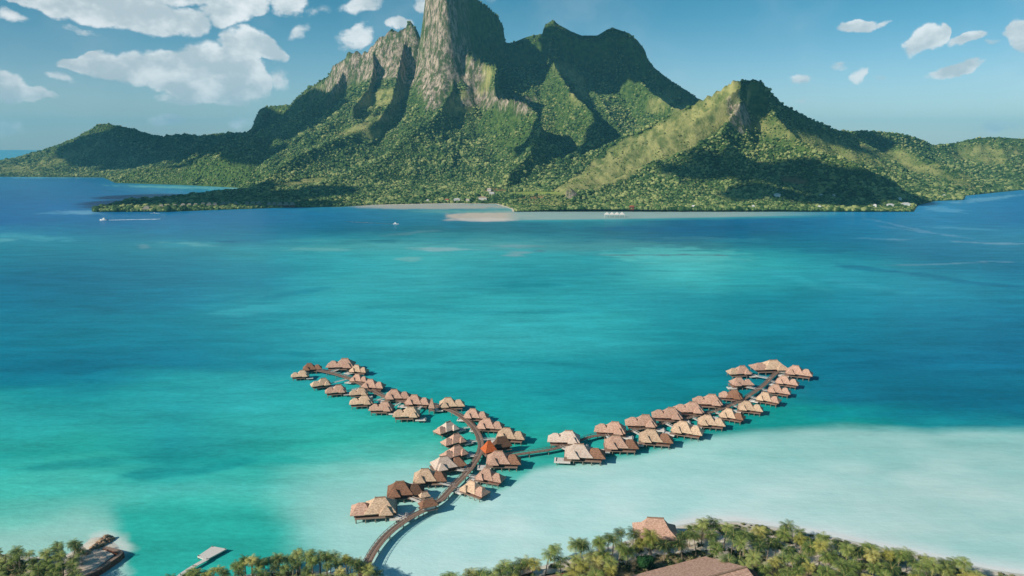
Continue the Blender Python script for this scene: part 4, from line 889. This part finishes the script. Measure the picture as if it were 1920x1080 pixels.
for v_ in range(5):
    rr = random.Random(200+v_); mb = MB(); n_ = 7; lean = rr.uniform(.03, .22); pts = []
    for k in range(n_+1):
        f = k/n_; pts.append(Vector((lean*10*f**1.7, rr.uniform(-.05, .05), 10*f)))
    for k in range(n_): mb.cyl(pts[k], pts[k+1], .26-.015*k+(.12 if k == 0 else 0), .26-.015*(k+1), 7)
    me = mb.mesh('trunk'); me.materials.append(M['trunk']); TRK.append((me, pts[-1]))
PALMS = []
def palm(x, y, h, cs, kind, grove):
    z = float(motu_z(np.array([[x]]), np.array([[y]]))[0][0, 0]); v_ = rng.integers(0, 4); tv = rng.integers(0, 5); rz = rng.random()*6.28
    o = empty('palm_tree', (x, y, z-.1), rz); k = h/10
    tr_ = put('trunk', TRK[tv][0], o); tr_.scale = (k, k, k)
    top = TRK[tv][1]*k
    cr = put('crown', CROWN[kind, int(v_)], o, top, rng.random()*6.28); cr.scale = (cs, cs, cs); cr.rotation_euler = (rng.normal(0, .1), rng.normal(0, .1), rng.random()*6.28)
    if rng.random() < .35: d_ = put('dead_fronds', DCR[int(rng.integers(0, 2))], o, top, rng.random()*6); d_.scale = (cs, cs, cs)
    pxx, pyy = proj(x+0., y+0., z+h); PALMS.append([o, float(pxx), float(pyy), kind, grove, h, cs])
def fill(topline, P_, spacing, hrange, csr, grove, kinds, maxpy, avoid=(), seed=1, shore=2.0, path=True):
    rr = random.Random(seed); tx = [a for a, _ in topline]; ty = [b_ for _, b_ in topline]
    x0 = min(p[0] for p in P_); x1 = max(p[0] for p in P_); pts = []
    for _ in range(26000):
        x = rr.uniform(x0, x1); y = rr.uniform(180, 330)
        h = rr.uniform(*hrange); a, b_ = proj(x, y, 1.5+h)
        if a < tx[0]-12 or a > tx[-1]+14 or a < -14 or a > 1934: continue
        tl = float(np.interp(a, tx, ty))+3
        if b_ < tl+2 or b_ > maxpy: continue
        sp = spacing*(.85 if b_ < tl+16 else 1.1)
        if any((x-q[0])**2+(y-q[1])**2 < sp*sp for q in pts): continue
        if float(sdf_poly(np.array([[x]]), np.array([[y]]), P_)[0, 0]) < shore: continue
        if any(math.hypot((a-cx_)/rx_, (b_-cy_)/ry_) < 1 for cx_, cy_, rx_, ry_ in avoid): continue
        if path and path_mask(np.array([[x]]), np.array([[y]]))[0, 0] > .5: continue
        bx_, by_ = proj(x, y, 1.5)
        if any(math.hypot((bx_-cx_)/rx_, (by_-cy_)/ry_) < 1 for cx_, cy_, rx_, ry_ in [(1228, 1003, 46, 22), (1250, 1095, 105, 40), (1032, 1100, 42, 20)]) and grove == 'right': continue
        pts.append((x, y)); cs = rr.uniform(*csr); k = rr.random(); kk = 'yellow' if k < kinds[0] else 'dark' if k < kinds[0]+kinds[1] else 'green'
        palm(x, y, h, cs, kk, grove)
fill([(845,1074),(900,1064),(960,1052),(985,1040),(1010,1024),(1060,1014),(1110,1006),(1150,992),(1185,984),(1200,1010),(1265,1012),(1275,992),(1300,970),(1330,970),(1365,982),(1400,988),(1450,990),(1475,978),(1500,990),(1530,1008),(1560,998),(1590,1014),(1620,1024),(1640,1020),(1680,1027),(1720,1042),(1760,1048),(1800,1048),(1830,1060),(1850,1072),(1872,1082)],
     PR, 4.8, (6.5, 11.), (.80, 1.12), 'right', (.13, .28), 1092, [(1240, 1090, 112, 44), (1228, 985, 44, 20), (1030, 1090, 30, 16), (1545, 1052, 22, 8), (985, 1064, 10, 10)], 3, shore=1.2)
fill([(300,1080),(330,1074),(360,1064),(400,1058),(440,1048),(468,1034),(490,1042),(520,1030),(560,1024),(600,1030),(640,1028),(665,1038),(685,1044),(698,1060)],
     PM, 3.6, (6.5, 9.5), (.6, .84), 'middle', (.18, .35), 1088, [(362, 1052, 50, 15), (682, 1072, 9, 9)], 4, shore=.6, path=False)
fill([(-20,1022),(0,1022),(25,1024),(60,1034),(80,1032),(100,1018),(118,1010),(145,1010),(158,1024)],
     PL, 3.8, (6.5, 9.5), (.62, .86), 'left', (.06, .5), 1088, [(57, 1072, 9, 8), (185, 1060, 40, 50)], 5, shore=.5, path=False)
# three palms that stand out, each with its own label
def stand_out(px, py, h, cs, kind, label):
    p = G(px, py, 1.5+h); palm(p.x, p.y, h, cs, kind, None); PALMS[-1][0]['own'] = label
stand_out(1222, 1004, 9, 1.25, 'yellow', 'large bright yellow palm in front of the broad thatched beach house')
stand_out(1590, 1068, 9, 1., 'green', 'big green palm at the right end of the inner sandy clearing')
stand_out(688, 1062, 8, .8, 'yellow', 'yellowish palm leaning over the shore end of the curved boardwalk')
stand_out(996, 1052, 9, .95, 'yellow', 'tall yellow palm just right of the small pale grey hut')
KN = {'green': 'green', 'dark': 'dark green', 'yellow': 'yellowish'}
GN = {'right': 'right grove', 'middle': 'middle grove', 'left': 'left grove'}
for gname in ('right', 'middle', 'left'):
    sub = [q for q in PALMS if q[4] == gname]
    # bands of the grove by height in the picture relative to its seaward outline
    band = {}
    for q in sub:
        nb = min([r_[2] for r_ in sub if abs(r_[1]-q[1]) < 30]); b_ = int(min(2, (q[2]-nb)//16)); band.setdefault(b_, []).append(q)
    BN = {0: 'seaward edge', 1: 'middle belt', 2: 'inland side'}
    for b_, lst in band.items():
        lst.sort(key=lambda q: q[1]); cnt = {}
        tot = {k: sum(1 for q in lst if q[3] == k) for k in KN}
        for q in lst:
            cnt[q[3]] = cnt.get(q[3], 0)+1; n_ = cnt[q[3]]
            sfx = 'th' if 10 <= n_ % 100 <= 20 else {1: 'st', 2: 'nd', 3: 'rd'}.get(n_ % 10, 'th')
            lab = f'{KN[q[3]]} palm, {n_}{sfx} of its colour from left, {BN[b_]} of {GN[gname]}'
            tag(q[0], lab, 'palm tree', 'coconut palms of the '+GN[gname])
for q in PALMS:
    if 'own' in q[0].keys(): tag(q[0], q[0]['own'], 'palm tree', 'coconut palms of the '+GN['right' if q[1] > 760 else 'middle']); del q[0]['own']
print('palms', len(PALMS))
# broad-leaved tree in front of the big roof
bt = empty('broadleaf_tree', G(1213, 1072, 1.5)); tag(bt, 'round dark green broadleaf tree against the left of the big thatched roof', 'tree')
bmat = foliage_mat('broad_leaves', '1f4020', '35602c', '5c8040', .3)
o = link('crown', leafball('crown', 1500, 9, .16, .85), bmat, bt); o.scale = (4.6, 4.2, 4.2); o.location = (0, 0, 4)
mb = MB(); mb.cyl((0, 0, -.3), (.2, 0, 3), .35, .22); mb.cyl((.2, 0, 2.8), (1.6, .5, 5), .2, .1); mb.cyl((.2, 0, 2.8), (-1.3, -.6, 5), .2, .1); mb.build('trunk', M['trunk'], bt)
# brush and low shrubs between the palms
nb_ = 16000; bx_ = -290+620*rng.random(nb_); by_ = 190+140*rng.random(nb_); bz_, bd_ = motu_z(bx_[None], by_[None]); bz_, bd_ = bz_[0], bd_[0]
bpm = path_mask(bx_[None], by_[None])[0]; qx, qy = proj(bx_, by_, bz_)
ok = (bd_ > 2.5)&(bpm < .35)&(qx > -30)&(qx < 1950)&(qy < 1130)&((fbm(bx_/10, by_/10, 3, 133) > .34)|(bx_ < 0))&~((qx > 118)&(qx < 245)&(bx_ < 0))&~((np.hypot((qx-1235)/52, (qy-1000)/22) < 1))
bx_, by_, bz_ = bx_[ok], by_[ok], bz_[ok]; bs_ = .7+1.1*rng.random(len(bx_))**1.5
umat = foliage_mat('brush_leaves', '2c3a20', '4c5a30', '86845a', .15)
scatter('undergrowth', np.stack([bx_, by_, bz_+bs_*.2], -1), np.stack([bs_, bs_, bs_*.8], -1), [leafball('brush_clump', 130, 60+i, .24, .8) for i in range(4)], umat, None, None, 5)
# ------------------------------------------------------------------ far shore: houses, huts, boats
def far_house(name, px, py, w, d, hgt, label, roof='metalroof', wall='white', rz=0, cat='house', z=None, group=None):
    hx_ = G(px, py, 0); 
    # walk along the ray until the terrain is met
    P_ = None
    for k in np.linspace(1900, 3300, 700):
        q = Q(px, py, k); g_ = float(sample_grid(TH, np.array([q.x]), np.array([q.y]))[0])
        if q.z <= g_+2: P_ = q; P_.z = max(g_, .3) if z is None else z; break
    if P_ is None: P_ = G(px, py, 1.)
    o = empty(name, P_, R(rz)); tag(o, label, cat, group)
    mb = MB(); mb.hip(0, 0, w, d, hgt*.55+5, hgt+5, w*.5, .2, .4); mb.build('roof', M[roof], o)
    mb = MB(); mb.box((0, 0, (hgt*.55+5)/2-1), (w*.85, d*.82, hgt*.55+7)); mb.build('wall', M[wall], o)
    return o
GH = 'houses among the trees of the island shore'
for px_, py_, w_, lb in [(1457,369,18,'white house highest up the dark hillside above the right shore'),(1540,370,12,'small pale house right of the highest white one on the dark hill'),(1563,370,8,'tiny pale hut just right of the small pale hillside house'),
    (1640,389,9,'small white house left of the two larger ones near the right headland'),(1669,388,18,'white house left of the bright one on the dark right headland'),(1698,386,22,'brightest white house at the tip of the dark right headland'),
    (1687,376,9,'small white house uphill behind the brightest one on the headland'),(1770,370,9,'lone small white house on the shore far right of the headland'),(1300,391,10,'small grey house in trees right of the white beach tents'),(1412,391,8,'tiny pale house in trees near the middle of the dark hill shore'),(1536,392,9,'pale hut by the water below the small pale hillside house')]:
    far_house('island_house', px_, py_, w_, w_*.6, 6, lb, group=GH, rz=random.uniform(-20, 20))
for px_, py_, w_, rf, lb in [(802,379,9,'metalroof','small blue grey boat shed at the left end of the bay beach'),(838,378,13,'redroof','low red brown beach building left of the long pale one'),(857,377,22,'metalroof','long pale beach building behind the tidal sand'),(877,378,12,'thatch_pale','pinkish gabled beach building between the long pale and the yellow ones'),(905,374,28,'thatch_tan','long cream yellow building behind the beach at the bay head'),(922,365,18,'metalroof','narrow white building inland behind the cream yellow one'),(917,358,14,'thatch_pale','small pale building on the cleared ground uphill from the bay')]:
    far_house('beach_building', px_, py_, w_, 9, 5, lb, roof=rf, wall='pale', rz=0, group='buildings behind the bay beach', cat='building')
tn = empty('beach_tent', G(1152, 406, 1.5)); tag(tn, 'row of peaked white canopy tents on the beach below the near hill', 'tent')
mb = MB()
for k in range(4):
    x = (k-1.5)*12; mb.add([(x-6, -6, 5), (x+6, -6, 5), (x+6, 6, 5), (x-6, 6, 5), (x, 0, 11)], [(0, 1, 4), (1, 2, 4), (2, 3, 4), (3, 0, 4), (3, 2, 1, 0)])
mb.build('canopy', M['pale'], tn)
mb = MB()
for k in range(5):
    for y in (-5.8, 5.8): mb.cyl(((k-2)*11.8, y, -1.5), ((k-2)*11.8, y, 5), .3)
mb.build('pole', M['pale'], tn)
far_house('beach_building', 1184, 403, 13, 8, 4.5, 'reddish hut right beside the white beach tents', roof='redroof', wall='wall', group='buildings behind the bay beach', cat='building')
GV = 'rows of pale overwater huts along the dark point'
for px_, py_, w_, lb in [(276,388,13,'small pale hut, first from the tip of the dark point'),(316,385,34,'long row of pale huts nearest the tip of the dark point'),(356,383,32,'second long row of pale huts along the dark point'),(393,381,30,'third long row of pale huts along the dark point'),(431,379.5,32,'fourth long row of pale huts along the dark point'),(475,379,30,'fifth long row of pale huts along the dark point'),(510,380,18,'sixth row of pale huts, left of the last one on the point'),(537,380,32,'last and widest row of pale huts at the inner end of the point')]:
    p = G(px_, py_+9, 0); o = empty('hut_row', (p.x, p.y, 0), R(6)); tag(o, lb, 'huts', GV); wm = w_*p.length/F*.98
    mb = MB(); nn_ = max(1, round(wm/16))
    for k in range(nn_): mb.hip((k-(nn_-1)/2)*wm/nn_, 0, wm/nn_*.98, 15, 7, 15.5, wm/nn_*.4, .3, .4)
    mb.build('roof', M['pile'], o); mb = MB()
    for k in range(nn_): mb.box(((k-(nn_-1)/2)*wm/nn_, 0, 4.5), (wm/nn_*.75, 8, 5))
    mb.build('wall', M['wall'], o); mb = MB()
    mb.box((0, 0, 1.9), (wm, 11, .3))
    for k in range(nn_*2): mb.cyl(((k-(nn_*2-1)/2)*wm/nn_/2, -4.5, -1), ((k-(nn_*2-1)/2)*wm/nn_/2, -4.5, 2), .4)
    mb.build('platform', M['wood'], o)
wkm, t, b = material('foam', .9, .1); oc = t.new('ShaderNodeTexCoord').outputs['Object']; b.inputs['Base Color'].default_value = (.75, .85, .88, 1)
def boat(px, py, rz, Lb, label, wake, wl, wlabel):
    p = G(px, py, 0); o = empty('motor_boat', p, R(rz)); o.scale = (Lb/9,)*3; tag(o, label, 'boat')
    prof = [(-4.5, 1.4, .1), (-2, 1.6, 0), (1, 1.5, 0), (3, .95, .1), (4.7, .02, .5)]; mb = MB(); vs = []
    for x, wd, rs in prof: vs += [(x, -wd*.6, -.3), (x, -wd, 1.1+rs), (x, wd, 1.1+rs), (x, wd*.6, -.3)]
    fs = [(a*4+i, a*4+(i+1) % 4, a*4+4+(i+1) % 4, a*4+4+i) for a in range(4) for i in range(4)]+[(3, 2, 1, 0), (16, 17, 18, 19)]
    mb.add(vs, fs); mb.build('hull', M['white'], o)
    mb = MB(); mb.box((-.4, 0, 1.6), (3, 2, 1.1)); mb.box((-.8, 0, 2.6), (2, 1.7, .9)); mb.build('cabin', M['white'], o)
    mb = MB(); mb.box((1.13, 0, 1.7), (.06, 1.7, .6)); mb.build('windscreen', M['glass'], o)
    mb = MB(); mb.box((-4.8, 0, .9), (.6, .5, 1.2)); mb.build('outboard_motor', M['glass'], o)
    # churned water behind
    mb = MB(); rr = random.Random(int(px)); n_ = 60; a = G(px, py, 0); e2 = G(px+wake[0], py+wake[1], 0); d = (e2-a).normalized(); nr = Vector((-d.y, d.x, 0))
    for k in range(170):
        f = rr.random()**1.4; q = a+(e2-a)*f+nr*rr.uniform(-1, 1)*(1.5+wl*f); L2 = (3+9*rr.random())*(1.2-f*.5); w2 = (.35+.5*rr.random())*(1.5-f)*1.6
        mb.add([q-d*L2+Vector((0, 0, .05)), q-nr*w2+Vector((0, 0, .05)), q+d*L2+Vector((0, 0, .05)), q+nr*w2+Vector((0, 0, .22))], [(0, 1, 2, 3)])
    tag(mb.build('boat_wake', wkm), kind='stuff')
boat(194, 413, 178, 16, 'white motor boat running left in front of the dark point', (105, -2.2), 3, '')
boat(742, 420.5, -4, 12, 'small white motor boat running right off the tidal sand', (-95, -5), 2.5, '')
boat(290, 400, 20, 8, 'tiny white boat moored off the small hut of the dark point', (3, 0), .3, '')
# ------------------------------------------------------------------ the air
hz = MB(); hz.box((0, 12000, 470), (50000, 30000, 1160)); hm = bpy.data.materials.new('haze'); hm.use_nodes = True
ht = NT(hm.node_tree); hm.node_tree.nodes.remove(hm.node_tree.nodes['Principled BSDF'])
pv = ht.new('ShaderNodeVolumePrincipled'); pv.inputs['Color'].default_value = (.20, .74, 1, 1); pv.inputs['Density'].default_value = 4.2e-5; pv.inputs['Anisotropy'].default_value = 0.
ht.l.new(pv.outputs[0], hm.node_tree.nodes['Material Output'].inputs['Volume'])
HAZE = tag(hz.build('haze', hm), kind='stuff')
